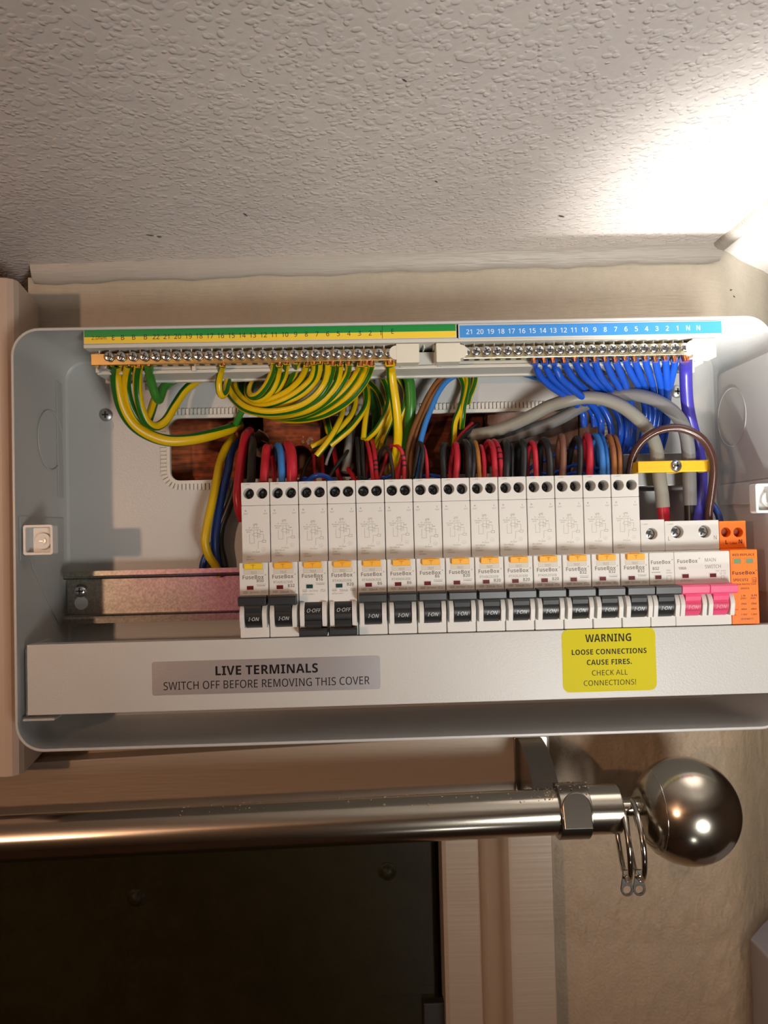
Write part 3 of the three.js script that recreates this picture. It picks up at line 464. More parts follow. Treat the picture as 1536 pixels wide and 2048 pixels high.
{ // short single breaker
  const r = thing('short_circuit_breaker', 'short cream breaker marked B32 between the tall ones and the main switch', 'breaker', [259.6, B0, Z0]);
  const H = [[-0.6, -31.4]];
  part('housing', bodyGeo(15.4, -22.4, -42.3, H, 3.3, -42.9), M.body, r); addScrews(r, H, 3.2, -5, M.zinc);
  part('rating_print', loc(face(-7.6, 7.6, -63.2, -43.6, 13.04)), bodyPrint(printTex(15.2, 19.6, 22, k => { txt(k, 'FuseBox', 6.9, 5.4, 3.2, { col: GREY, bold: true, width: 12.6 }); txt(k, '®', 14.2, 4.4, 1.3, { col: GREY }); txt(k, 'B32', 3.8, 9.5, 2.4, { col: GREY, bold: true }); txt(k, 'MTM000000', 3.9, 11.3, 0.95, { col: '#8f897f', bold: true }); txt(k, '230V~', 11.8, 10.4, 1.2, { col: '#948e84' }); txt(k, '50/60Hz', 12, 11.8, 1, { col: '#948e84' }); k.strokeStyle = '#948e84'; k.lineWidth = 0.18; k.strokeRect(10.6, 13.8, 2.6, 3.4); txt(k, '6000', 3.4, 17.2, 1, { col: '#948e84' }); txt(k, '3', 3.4, 18.6, 1, { col: '#948e84' }); })), r);
  part('terminal_mark', loc(face(-7.4, -2.4, -26.4, -24.8, 0.04)), printCache.mark, r);
  const w = part('window_frame', loc((() => { const s = roundRect(-4.85, -0.1, -59.75, -56.55, 0.2); s.holes.push(roundRect(-4.4, -0.5, -59.3, -56.95, 0.1, THREE.Path)); return ext(s, 12.6, 13.4, 0.15); })()), M.body, r);
  part('state_window', loc(box(-4.5, -0.4, -59.4, -56.9, 12.6, 13.1)), M.red, w);
  addToggle(r, 0, true, M.black, '#161718', '#e6e8ea', 16);
}
{ // double-pole main switch
  const r = thing('main_switch', 'wide white main switch with two pink toggles', 'switch', [284.8, B0, Z0]);
  const H = [[-9.4, -30.6], [8.2, -30.8]];
  part('housing', bodyGeo(34.8, -23.6, -42.3, H, 3.6, -42.9), M.body, r); addScrews(r, H, 3.5, -4.4, M.zinc);
  part('terminal_mark', loc(face(-16.6, -11.2, -26.8, -25.2, 0.04)), cachedMat('ms0', () => bodyPrint(printTex(5.4, 1.6, 24, k => txt(k, '2.5Nm', 2.7, 0.85, 1.4, { col: FAINT })))), r);
  for (const [s, x] of [['L', -15], ['N', 14.8]]) part('terminal_mark', loc(face(x - 1.8, x + 1.8, -37, -32.6, 0.04)), cachedMat('ms' + s, () => bodyPrint(printTex(3.6, 4.4, 24, k => txt(k, s, 1.8, 2.3, 3.4, { col: '#8b8b88' })))), r);
  part('rating_print', loc(face(-17.2, 17.2, -63.2, -43.6, 13.04)), bodyPrint(printTex(34.4, 19.6, 20, k => { txt(k, 'FuseBox', 8, 5.2, 3.3, { col: GREY, bold: true, width: 13 }); txt(k, '®', 15.6, 4, 1.3, { col: GREY }); txt(k, '100A', 4.8, 9.7, 2.2, { col: GREY, bold: true }); txt(k, 'MAIN', 22.4, 4.2, 2.9, { col: '#8b8984' }); txt(k, 'SWITCH', 24, 8.3, 2.9, { col: '#8b8984' }); txt(k, '230V~ AC22A', 28.6, 11.4, 1.1, { col: '#948e84' }); txt(k, 'BS EN 60947-3', 7.6, 17.6, 1.3, { col: '#948e84' }); k.strokeStyle = '#a39d92'; k.lineWidth = 0.16; k.strokeRect(28.8, 14.6, 2, 2); k.strokeRect(28.2, 12.6, 1, 1); k.strokeRect(30.6, 12.6, 1, 1); })), r);
  for (const x of [-8.6, 8.6]) {
    const w = part('window_frame', loc((() => { const s = roundRect(x - 4.55, x + 0.35, -59.45, -56.25, 0.2); s.holes.push(roundRect(x - 4.1, x - 0.05, -59, -56.65, 0.1, THREE.Path)); return ext(s, 12.6, 13.4, 0.15); })()), M.body, r);
    part('state_window', loc(box(x - 4.2, x, -59.1, -56.6, 12.6, 13.1)), M.red, w); addToggle(r, x, true, M.pink, '#c83a60', '#e58fa4', 17);
  }
}
{ // orange surge protector
  const r = thing('surge_protector', 'bright orange surge protection device at the end of the row', 'surge protector', [311, B0, Z0]);
  const H = [[-4.3, -31.6], [3.6, -31.8]];
  part('housing', bodyGeo(17.2, -24.4, -41.8, H, 2.7, -42.4), M.orange, r); 
  for (const [x, y] of H) part('terminal_bore', loc(cylZ(x, y, -9, -5, 2.6, 2.6, 20)), cachedMat('bore', () => mat(lin(0.28, 0.04, 0.01), 0.5)), r);
  const pm = tex => mat(M.orange.color, 0.45, 0, { map: tex }), ink = '#3a1404';
  part('terminal_mark', loc(face(-8.3, 8.3, -41.2, -35.6, 0.04)), pm(printTex(16.6, 5.6, 24, k => { txt(k, 'L', 4, 2.5, 3.6, { col: ink, bold: true }); txt(k, 'N', 13, 2.3, 3.6, { col: ink, bold: true }); txt(k, '1.2Nm', 8.3, 3.7, 1.5, { col: '#5a2408', bold: true }); })), r);
  part('device_print', loc(face(-8.4, 8.4, -87.8, -42.9, 13.04)), pm(printTex(16.8, 44.9, 24, k => {
    const T = (s, x, y, z, w) => txt(k, s, x, y, z, { col: ink, bold: true, width: w }); T('RED:REPLACE', 8.2, 2.4, 2, 14); T('FuseBox', 7.9, 13.4, 3, 14.6); T('®', 16, 12.4, 1.2); T('SPDCUT2', 5.9, 18.5, 2.2, 9.6); k.strokeStyle = ink; k.lineWidth = 0.22; k.strokeRect(13.2, 17.2, 2.6, 2.6); T('T2', 14.5, 18.6, 1.9); T('SURGE PROTECTION', 8.6, 21.4, 1.4, 14); T('DEVICE', 8.5, 24, 1.4, 5.4);
    T('L-N', 7.2, 27.6, 1.7); T('N-PE', 14, 27.6, 1.7); [['Uc:', '275V~', '255V~'], ['In:', '20kA', '20kA'], ['Imax:', '40kA', '40kA'], ['Up:', '1.5kV', '1.5kV']].forEach((q, i) => { txt(k, q[0], 0.6, 30.2 + 3.3 * i, 1.35, { col: ink, align: 'left' }); T(q[1], 7.4, 30.2 + 3.3 * i, 1.5); T(q[2], 13.6, 30.2 + 3.3 * i, 1.5); }); txt(k, 'IEC61643-11', 9.2, 42.8, 1.4, { col: ink, bold: true });
  })), r);
  for (const x of [-4.2, 3.4]) { const w = part('status_frame', loc((() => { const s = roundRect(x - 2.8, x + 2.8, -51.4, -47.4, 0.7); s.holes.push(roundRect(x - 2.2, x + 2.2, -50.9, -47.9, 0.5, THREE.Path)); return ext(s, 12.4, 13.3, 0.15); })()), M.orange, r); part('status_window', loc(rbox(x - 2.3, x + 2.3, -51, -47.8, 12.4, 13.15, 0.1)), M.statusGreen, w, 'green status window'); }
}

// ---------------------------------------------------------------- wires: [kind, label, radius, end treatment, path in millimetres]
const WIRES = [
["earth","thick yellow-green earth cable from the brass terminal marked E curving to the wall hole",3.9,1,[[-75.2,82.6,4.0],[-78.2,79.1,-5.6],[-79.0,68.4,-11.6],[-77.1,56.9,-16.4],[-72.0,47.7,-21.2],[-63.7,41.6,-26.0],[-52.8,38.3,-30.8],[-39.9,39.4,-36.8],[-27.4,43.2,-44.8],[-17.3,48.3,-56.0],[-11.8,53.6,-72.0]]],
["earth","green-yellow earth wire in the first terminal marked B, looping behind the thick yellow cable",2.9,1,[[-67.4,81.8,4.0],[-70.9,77.7,-4.4],[-73.5,70.6,-11.6],[-72.9,60.7,-16.4],[-69.3,51.6,-21.2],[-65.8,48.9,-26.0],[-63.8,56.3,-30.8],[-61.2,67.8,-35.6],[-54.6,78.0,-40.4],[-43.6,84.1,-44.4],[-27.2,88.0,-48.0]]],
["earth","green-yellow earth wire in the second terminal marked B, sweeping up and behind the bar",2.9,1,[[-61.2,80.8,4.0],[-64.0,76.1,-3.2],[-65.6,66.7,-9.2],[-64.6,56.1,-12.8],[-61.5,47.9,-17.2],[-57.9,46.6,-22.0],[-53.2,50.8,-26.8],[-48.0,61.4,-31.6],[-41.6,72.9,-36.4],[-32.7,81.2,-41.2],[-20.0,86.4,-46.0]]],
["green","plain green earth wire in the third terminal marked B with a folded tip",2.9,1,[[-55.0,81.3,4.0],[-57.0,77.6,-5.3],[-56.9,71.1,-11.3],[-56.0,65.2,-16.0],[-55.3,63.7,-20.4],[-54.7,67.5,-23.6],[-53.2,74.3,-28.0],[-47.4,80.8,-34.4],[-36.2,85.5,-41.8],[-23.7,88.6,-48.0]]],
["earth","short hooked green-yellow earth wire in the terminal numbered sixteen",2.3,1,[[-8.9,80.4,4.0],[-11.6,78.3,-3.5],[-14.0,73.1,-9.0],[-14.2,67.1,-11.5],[-13.1,64.6,-14.0],[-11.7,66.8,-17.0],[-11.2,73.0,-22.0],[-10.1,80.1,-27.8],[-7.7,84.7,-34.0]]],
["earth","green-yellow earth wire looping from the terminal numbered eleven, innermost of the loops",2.25,1,[[23.0,81.5,4.0],[21.4,78.6,-3.2],[18.5,74.0,-9.2],[14.6,68.9,-12.8],[10.0,65.1,-15.6],[6.3,64.5,-18.0],[3.7,67.6,-22.8],[4.1,73.8,-28.0],[8.2,78.8,-34.0],[14.6,82.8,-39.2],[21.2,85.5,-44.0]]],
["earth","green-yellow earth wire looping from the terminal numbered eleven, around the innermost loop",2.25,1,[[26.2,79.8,4.0],[24.7,78.0,-4.4],[22.5,73.5,-11.2],[18.8,67.5,-14.8],[13.4,63.3,-18.0],[7.9,62.2,-21.0],[3.5,64.6,-25.2],[0.9,69.8,-30.0],[2.2,77.1,-36.0],[8.2,82.9,-41.2],[16.5,86.0,-46.0]]],
["earth","green-yellow earth wire looping from the terminal numbered ten",2.25,1,[[30.8,81.0,4.0],[29.5,78.7,-4.4],[27.3,75.2,-11.4],[23.6,69.7,-15.6],[18.8,65.7,-19.8],[12.6,62.4,-24.0],[5.7,61.5,-27.6],[-0.1,65.8,-32.0],[-3.0,73.2,-38.0],[-1.0,82.2,-43.2],[5.5,87.1,-48.0]]],
["earth","green-yellow earth wire looping from the terminal numbered nine",2.25,1,[[37.1,81.3,4.0],[35.8,79.4,-4.4],[33.4,75.9,-11.6],[29.4,70.2,-16.4],[23.3,66.1,-21.2],[15.8,62.6,-26.0],[7.6,60.7,-29.6],[-0.4,63.4,-34.0],[-5.6,70.9,-40.0],[-5.8,80.0,-45.2],[-1.0,87.2,-50.0]]],
["earth","green-yellow earth wire looping from the terminal numbered eight",2.25,1,[[43.4,79.5,4.0],[41.3,76.6,-3.2],[37.7,72.8,-9.2],[32.3,68.6,-12.8],[25.6,65.1,-16.0],[17.5,62.5,-19.0],[8.4,61.5,-23.8],[-0.1,64.0,-29.2],[-6.7,71.9,-35.8],[-8.5,80.4,-42.8],[-6.4,87.3,-50.0]]],
["earth","green-yellow earth wire looping from the terminal numbered seven, the upper of two",2.25,1,[[47.8,80.7,4.0],[47.2,78.0,-2.6],[44.9,73.3,-8.0],[39.5,68.5,-11.0],[31.6,63.7,-14.0],[22.0,60.0,-17.0],[11.2,58.8,-21.8],[0.5,61.6,-27.6],[-7.1,69.2,-35.4],[-10.6,77.8,-42.8],[-10.1,86.5,-50.0]]],
["earth","green-yellow earth wire looping from the terminal numbered seven, the lower of two",2.25,1,[[51.4,81.0,4.0],[50.4,77.2,-3.2],[47.9,72.6,-9.2],[41.5,66.3,-12.8],[32.2,61.2,-16.4],[21.2,58.2,-20.0],[9.1,57.5,-24.2],[-1.5,61.1,-29.6],[-9.2,69.2,-37.4],[-12.7,78.2,-44.8],[-12.2,86.9,-52.0]]],
["earth","green-yellow earth wire looping from the terminal numbered six, the widest of the loops",2.25,1,[[56.3,80.5,4.0],[55.6,76.0,-2.0],[53.4,70.4,-6.8],[47.5,63.0,-9.2],[38.4,57.4,-11.6],[26.4,54.5,-14.0],[13.3,54.5,-17.6],[0.8,58.5,-22.4],[-7.9,66.9,-29.6],[-13.1,76.7,-36.8],[-13.5,85.3,-44.0]]],
["earth","green-yellow earth wire looping from the terminal numbered six, beside the outermost one",2.25,1,[[59.4,79.6,4.0],[58.5,76.2,-3.2],[56.0,70.8,-9.0],[49.6,62.2,-12.0],[39.4,56.1,-15.0],[26.4,53.3,-18.0],[11.8,53.8,-22.8],[-0.2,57.4,-28.8],[-9.2,65.2,-37.2],[-15.4,73.9,-45.6],[-17.6,83.8,-54.0]]],
["earth","green-yellow earth wire looping from the terminal numbered five",2.25,1,[[64.1,79.5,4.0],[63.4,76.2,-3.5],[61.3,70.6,-8.5],[54.6,62.1,-12.2],[44.4,55.5,-16.0],[30.5,52.9,-23.5],[15.4,54.1,-35.0],[1.6,59.3,-46.5],[-8.4,66.2,-54.0]]],
["earth","green-yellow earth wire looping from the terminal numbered four",2.25,1,[[69.5,79.8,4.0],[68.6,76.7,-4.6],[65.5,71.4,-8.9],[57.9,62.2,-12.9],[47.2,55.7,-18.9],[33.5,52.8,-28.6],[19.0,54.2,-42.0],[5.1,59.1,-54.0]]],
["earth","green-yellow earth wire looping from the terminal numbered three",2.25,1,[[76.8,78.9,4.0],[74.9,76.6,-4.6],[71.1,71.3,-8.9],[62.8,62.9,-12.9],[51.0,55.8,-18.9],[37.8,52.4,-28.6],[23.4,53.5,-42.0],[10.5,57.8,-54.0]]],
["earth","green-yellow earth wire looping from the terminal numbered two, the upper of two",2.25,1,[[80.7,79.6,4.0],[79.4,76.7,-5.4],[75.3,70.3,-10.6],[66.5,61.2,-15.4],[54.2,54.4,-22.3],[39.7,51.9,-32.0],[25.0,53.1,-44.0],[12.9,57.1,-56.0]]],
["earth","green-yellow earth wire looping from the terminal numbered two, the lower of two",2.25,1,[[83.8,78.8,4.0],[82.5,76.2,-5.4],[78.6,69.7,-9.9],[69.5,60.3,-14.4],[56.3,53.3,-21.7],[41.0,50.8,-32.0],[25.9,52.3,-44.0],[14.7,56.5,-56.0]]],
["bigearth","thick yellow earth cable from the last brass terminal running down behind the breakers",3.1,1,[[95.4,79.4,4.0],[96.0,76.9,-3.8],[96.8,70.4,-7.1],[98.3,59.9,-9.3],[99.5,50.3,-12.7],[100.2,40.7,-17.3],[100.1,33.8,-23.3],[99.1,26.7,-29.6],[97.4,19.4,-36.2],[96.3,13.9,-44.0]]],
["green","green-yellow earth wire descending into the wall opening under the looped earth wires",2.4,0,[[0.1,68.3,-46.0],[-4.3,63.7,-50.5],[-8.7,57.7,-55.0],[-12.5,52.6,-60.5],[-16.1,48.1,-68.0]]],
["earth","green-yellow earth wire descending into the wall opening with a blunt end above thin black wire",2.15,0,[[72.7,71.2,-50.0],[72.4,63.2,-46.0],[70.2,55.3,-41.3],[64.8,47.5,-36.0],[57.3,40.3,-33.3],[49.4,35.0,-32.0],[42.8,31.8,-32.0]]],
["earth","green-yellow earth wire descending into the wall opening with its end above a thin red wire",2.15,0,[[64.0,65.9,-50.0],[63.8,58.3,-42.0],[61.9,50.0,-34.0],[57.5,40.5,-28.4],[52.2,32.5,-26.0],[46.3,25.5,-26.0]]],
["earth","green-yellow earth wire descending into the wall opening with a blunt end beside the grey sheath",2.15,0,[[79.2,76.2,-48.0],[80.3,68.4,-45.3],[79.5,60.6,-42.0],[75.5,52.9,-38.0],[69.2,44.7,-35.3],[61.6,38.1,-34.0],[55.2,33.2,-34.0]]],
["earth","green-yellow earth wire descending into the wall opening straight down onto the grey sheath",2.15,0,[[81.1,74.7,-50.0],[81.3,65.0,-47.0],[79.8,55.4,-43.0],[78.6,45.9,-39.0],[77.7,37.4,-36.0]]],
["earth","green-yellow earth wire descending into the wall opening ending above the paired red wires",2.15,0,[[84.8,86.1,-46.0],[91.0,80.6,-44.3],[95.1,70.7,-40.0],[95.4,61.1,-36.0],[92.3,52.1,-34.7],[86.8,43.7,-37.3],[79.2,37.6,-44.0]]],
["earth","green-yellow earth wire descending into the wall opening behind the paired red wires, upper",2.15,0,[[82.0,78.3,-50.0],[87.7,72.5,-48.7],[91.1,64.9,-47.3],[92.7,57.4,-46.0],[91.6,49.1,-44.7],[87.8,42.2,-46.0],[83.7,35.5,-50.0]]],
["earth","green-yellow earth wire descending into the wall opening behind the paired red wires, lower",2.15,0,[[86.8,88.5,-52.0],[94.3,82.8,-50.7],[97.1,74.1,-48.7],[96.9,64.6,-46.0],[94.4,53.8,-46.0],[90.6,43.3,-48.7],[85.5,33.6,-54.0]]],
["earth","green-yellow earth wire descending into the wall opening just left of the thick yellow cable",2.15,0,[[91.4,88.9,-54.0],[96.8,81.3,-52.7],[99.1,70.8,-50.7],[98.9,59.4,-48.0],[96.1,49.3,-46.7],[92.3,40.5,-48.0],[89.5,31.9,-52.0]]],
["earth","green-yellow earth wire descending into the wall opening just right of the thick yellow cable",2.15,0,[[98.6,87.6,-52.0],[104.0,81.3,-53.3],[107.9,73.8,-52.7],[108.2,66.9,-50.0],[106.5,60.5,-50.0],[104.1,54.4,-51.3],[102.2,46.6,-54.0]]],
["green","dark green earth cable bending down into the wall opening right of the yellow cable",3.6,0,[[99.3,87.0,-46.0],[105.6,85.4,-46.0],[109.8,79.7,-46.0],[111.0,69.8,-46.3],[110.9,59.1,-47.7],[109.9,48.8,-51.4],[108.6,40.3,-56.3],[107.3,31.7,-62.0]]],
["green","dark green earth cable curving behind the loops into the wall opening",3.4,0,[[76.5,80.1,-54.0],[82.8,72.0,-55.5],[86.2,63.0,-57.0],[87.4,54.2,-60.0],[86.9,45.7,-66.0]]],
["earth","green-yellow earth wire behind the loops above the drilled hole",2.6,0,[[49.2,65.2,-55.0],[50.8,58.2,-57.0],[52.3,52.1,-60.0],[53.2,46.7,-68.0]]],
["earth","green-yellow earth wire hanging behind the carrier, left of the pair near the grey cable",2.15,0,[[145.0,85.3,-54.0],[148.9,77.8,-54.0],[148.8,69.9,-51.3],[145.5,58.6,-49.0],[141.5,48.6,-48.0],[140.6,38.7,-49.0],[140.6,33.8,-54.0]]],
["earth","green-yellow earth wire hanging behind the carrier, right of the pair near the grey cable",2.15,0,[[151.0,85.1,-54.0],[151.7,77.4,-52.4],[149.9,67.8,-49.6],[147.9,60.3,-48.0],[146.9,51.4,-49.6],[147.0,45.9,-56.0]]],
["earth","thin yellow-green earth wire hanging behind the neutral carrier against the back panel",2.0,0,[[158.4,84.0,-58.0],[157.6,78.4,-58.0],[155.8,72.9,-58.0],[153.8,68.3,-58.0],[152.3,62.7,-58.0]]],
["neutral","blue neutral wire from the blue-labelled bar terminal numbered fifteen",2.35,1,[[186.6,78.6,4.0],[189.6,78.3,-6.3],[193.6,73.2,-12.3],[201.4,67.8,-18.6],[211.3,64.0,-27.1],[221.7,60.2,-36.9],[229.9,53.2,-44.3],[231.5,43.4,-46.0]]],
["neutral","blue neutral wire from the blue-labelled bar terminal numbered fourteen",2.35,1,[[192.8,78.9,4.0],[196.0,78.2,-6.3],[200.8,72.6,-12.3],[209.4,67.5,-19.7],[219.7,63.3,-29.1],[230.2,58.5,-38.3],[237.1,52.1,-44.0],[238.1,43.0,-44.0]]],
["neutral","blue neutral wire from the blue-labelled bar terminal numbered thirteen",2.35,1,[[198.5,78.8,4.0],[202.2,78.1,-6.3],[206.8,71.3,-10.9],[215.8,65.7,-17.7],[226.1,60.2,-27.1],[235.8,55.4,-36.3],[241.8,47.1,-42.0],[241.9,37.2,-42.0]]],
["neutral","blue neutral wire from the blue-labelled bar terminal numbered twelve",2.35,1,[[205.5,78.7,4.0],[209.3,76.9,-5.4],[216.7,71.3,-15.6],[227.0,67.6,-29.3],[237.1,62.2,-40.0],[245.3,54.8,-45.1],[250.4,45.1,-48.0],[251.1,37.8,-48.0]]],
["neutral","blue neutral wire from the blue-labelled bar terminal numbered eleven",2.35,1,[[212.4,79.4,4.0],[216.0,77.4,-4.2],[222.0,73.2,-13.0],[231.5,69.1,-23.5],[242.6,64.3,-37.0],[251.2,56.9,-42.2],[256.7,47.4,-46.0],[257.0,35.8,-48.0],[252.8,20.4,-48.0]]],
["neutral","blue neutral wire from the blue-labelled bar terminal numbered ten",2.35,1,[[218.6,78.9,4.0],[222.2,77.3,-4.2],[228.0,73.1,-13.0],[236.7,69.0,-23.5],[247.9,64.2,-37.0],[256.7,56.8,-42.2],[261.3,47.3,-46.0],[261.6,34.8,-48.0],[256.5,19.4,-48.0]]],
["neutral","blue neutral wire from the blue-labelled bar terminal numbered nine",2.35,1,[[225.0,79.2,4.0],[228.6,76.3,-4.2],[233.7,72.1,-13.0],[241.5,68.0,-23.5],[252.0,63.2,-37.0],[259.4,55.9,-42.2],[263.6,47.3,-46.0],[263.4,33.9,-48.0],[257.3,17.6,-48.0]]],
["neutral","blue neutral wire from the blue-labelled bar terminal numbered eight",2.35,1,[[231.6,79.0,4.0],[235.7,77.0,-4.2],[240.9,72.8,-13.0],[248.5,67.9,-23.5],[256.9,63.1,-37.0],[262.5,54.9,-42.2],[265.4,45.4,-46.0],[264.2,32.0,-48.0],[258.2,16.6,-48.0]]],
["neutral","blue neutral wire from the blue-labelled bar terminal numbered seven",2.35,1,[[238.1,78.5,4.0],[242.4,76.1,-4.2],[247.7,71.9,-13.0],[253.8,67.8,-23.5],[260.3,63.1,-37.0],[263.9,54.9,-42.2],[265.8,44.5,-46.0],[265.1,31.1,-48.0],[260.0,15.7,-48.0]]],
["neutral","blue neutral wire from the blue-labelled bar terminal numbered six",2.35,1,[[244.3,79.6,4.0],[248.4,77.6,-4.2],[254.2,73.0,-13.0],[261.7,68.5,-23.5],[269.5,62.9,-37.0],[273.4,54.7,-42.2],[274.0,44.3,-46.0],[271.6,31.9,-48.0],[267.4,15.5,-48.0]]],
["neutral","blue neutral wire from the blue-labelled bar terminal numbered five",2.35,1,[[250.5,78.7,4.0],[254.5,76.7,-4.2],[259.8,72.5,-13.0],[266.1,68.4,-23.5],[273.3,62.8,-37.0],[276.1,53.7,-42.2],[276.7,43.4,-46.0],[273.8,30.9,-48.0],[269.2,15.5,-48.0]]],
["neutral","blue neutral wire from the blue-labelled bar terminal numbered four",2.35,1,[[257.2,79.4,4.0],[261.0,76.6,-4.2],[266.1,72.4,-13.0],[271.8,67.4,-23.5],[277.8,61.8,-37.0],[279.8,52.7,-42.2],[279.5,42.4,-46.0],[276.1,29.9,-48.0],[270.5,13.6,-48.0]]],
["neutral","blue neutral wire from the blue-labelled bar terminal numbered three",2.35,1,[[263.6,78.4,4.0],[267.5,75.6,-4.2],[272.2,70.5,-13.0],[277.4,65.6,-23.5],[282.5,59.9,-37.0],[282.9,50.9,-42.2],[282.1,40.5,-46.0],[278.8,28.1,-48.0],[271.9,12.7,-48.0]]],
["neutral","blue neutral wire from the blue-labelled bar terminal numbered two",2.35,1,[[269.9,79.2,4.0],[273.4,76.3,-4.2],[277.1,70.4,-13.0],[281.5,64.6,-23.5],[286.7,58.9,-37.0],[287.9,50.8,-42.2],[287.2,40.4,-46.0],[283.4,28.0,-48.0],[273.7,11.7,-48.0]]],
["neutral","blue neutral wire from the blue-labelled bar terminal numbered one",2.35,1,[[275.9,78.2,4.0],[278.8,76.2,-4.2],[280.9,71.2,-13.0],[283.4,66.3,-23.5],[287.3,60.7,-37.0],[288.8,50.7,-42.2],[288.5,39.5,-46.0],[286.2,28.8,-48.0],[278.3,13.5,-48.0]]],
["purple","thick violet-blue neutral cable from the terminal marked N down to the main switch",4.0,1,[[283.1,78.5,4.0],[286.6,75.2,-4.9],[288.9,66.6,-10.7],[292.2,53.2,-17.3],[297.0,40.4,-23.3],[301.9,27.3,-26.9],[303.6,11.7,-26.7],[301.6,-5.0,-22.7],[297.6,-16.7,-17.8],[295.5,-26.5,-16.0]]],
["blue2","long pale blue wire arching below the neutral carrier from left to right",2.0,0,[[204.2,75.7,-40.0],[194.7,79.4,-43.7],[185.6,83.0,-46.5],[172.3,85.2,-47.7],[158.5,85.0,-47.1],[146.4,82.5,-45.7],[137.0,77.7,-43.2],[130.0,69.1,-41.4],[124.8,58.3,-40.2],[120.6,48.5,-37.8],[117.1,37.7,-35.7],[115.0,28.7,-34.5],[113.3,13.5,-34.0],[112.2,-0.0,-34.0]]],
["brown2","brown wire sloping down from the carrier, left of the pale blue wire",1.7,0,[[144.2,87.8,-46.0],[138.7,84.9,-44.7],[130.4,77.8,-43.5],[123.1,67.4,-42.2],[117.2,55.5,-41.0],[111.3,42.1,-39.7],[107.5,29.3,-38.5],[106.1,15.6,-37.2],[105.3,0.3,-36.0]]],
["brown2","brown wire sloping down between another brown wire and the pale blue one",1.7,0,[[142.8,84.0,-44.0],[133.1,75.6,-42.9],[125.5,65.8,-41.7],[119.2,52.7,-40.6],[113.6,38.9,-39.4],[110.1,26.5,-38.3],[109.1,13.8,-37.1],[108.3,0.2,-36.0]]],
["greyc","thick warm grey cable arching from the wall into the yellow clamp, red core showing",4.4,2,[[151.5,40.8,-58.0],[159.8,41.2,-54.0],[171.1,42.9,-50.0],[182.9,46.8,-45.0],[193.1,51.1,-40.0],[205.2,56.9,-35.0],[216.3,59.6,-30.0],[228.0,61.0,-28.0],[238.5,59.5,-26.0],[248.9,54.9,-24.0],[258.7,47.0,-22.0],[266.7,37.3,-21.0],[271.0,26.1,-20.0],[272.1,15.4,-19.5],[272.6,5.4,-19.0],[273.8,-6.2,-19.0],[274.2,-14.4,-19.0]]],
["greyc2","thick cool grey tail cable behind the warm grey one, black core showing",4.4,2,[[166.9,36.8,-66.0],[182.4,39.6,-62.0],[199.2,44.2,-56.0],[214.7,49.9,-49.0],[229.5,57.6,-42.0],[245.2,62.4,-34.0],[259.2,62.1,-26.0],[273.0,56.4,-20.0],[283.2,47.7,-17.0],[289.5,37.0,-17.0],[291.9,24.8,-18.0],[292.6,13.3,-19.0],[292.5,1.7,-19.0],[292.3,-13.5,-19.0]]],
["brown","dark brown wire arching high over the grey cables into the surge protector side",2.6,0,[[255.9,-0.1,-30.0],[255.5,9.7,-26.0],[255.6,18.9,-20.7],[259.5,28.7,-14.0],[267.3,34.7,-8.7],[276.8,36.5,-5.3],[287.5,34.0,-4.0],[295.8,28.0,-4.0],[301.0,18.9,-4.7],[302.8,8.7,-6.0],[302.2,-5.7,-8.7],[301.1,-17.0,-10.7],[301.0,-26.7,-12.0]]],
["dkblue","dark blue wire dropping into the top of the orange surge protector",2.2,0,[[301.7,-1.2,-36.0],[302.6,-5.0,-28.0],[304.1,-8.8,-21.2],[306.5,-14.0,-16.4],[308.3,-19.7,-13.6],[309.2,-26.9,-12.0]]],
["bigearth2","yellow-green cable hanging down the left side of the breakers",2.9,0,[[-14.5,45.0,-66.0],[-19.3,35.8,-59.8],[-22.7,25.1,-54.7],[-24.7,10.9,-49.3],[-26.6,-3.1,-43.6],[-29.6,-18.5,-40.4],[-31.1,-30.3,-40.0],[-29.1,-39.5,-42.7],[-26.0,-45.9,-46.9],[-23.3,-53.0,-50.0]]],
["dkblue","dark blue cable hanging beside the yellow-green one left of the breakers",3.0,0,[[-13.1,42.3,-68.0],[-16.1,32.7,-61.1],[-17.5,19.9,-55.7],[-20.5,5.7,-51.7],[-23.6,-11.6,-48.3],[-25.6,-27.1,-46.6],[-25.9,-39.1,-48.6],[-23.6,-49.6,-52.0]]],
["dkblue","short dark blue cable behind the rail, lower left of the breakers",2.6,0,[[-23.5,-21.9,-54.0],[-29.1,-32.2,-55.5],[-33.9,-39.8,-56.0],[-36.2,-46.0,-56.5],[-37.3,-53.0,-58.0]]],
["black","black cable slanting down to the left of the breakers",3.0,0,[[-9.3,15.9,-52.0],[-12.7,3.7,-50.7],[-17.3,-8.3,-50.0],[-22.0,-20.3,-50.0],[-23.2,-32.3,-51.3],[-21.5,-42.8,-52.7],[-19.9,-53.3,-54.0]]],
["red","thick red cable bulging out left of the B50 breaker",3.2,0,[[-2.8,48.0,-64.0],[-4.1,43.9,-53.7],[-5.0,34.2,-44.9],[-6.0,21.6,-38.6],[-6.9,9.5,-34.3],[-7.3,-0.7,-32.0],[-6.3,-9.1,-32.6],[-4.6,-15.7,-36.0]]],
["black","thick black cable dropping into the top of the B50 breaker",2.8333333333333335,0,[[-3.6,45.9,-64.0],[1.1,38.2,-48.0],[2.8,29.4,-34.0],[3.4,20.3,-26.0],[4.1,11.4,-18.0],[4.4,7.8,-14.0]]],
["red","red cable into the breaker top between the black cable and the blue wire",2.8333333333333335,0,[[11.6,21.2,-58.0],[12.9,29.8,-40.0],[13.0,31.8,-30.0],[12.8,24.9,-24.0],[13.0,15.9,-16.0],[12.9,7.7,-13.0]]],
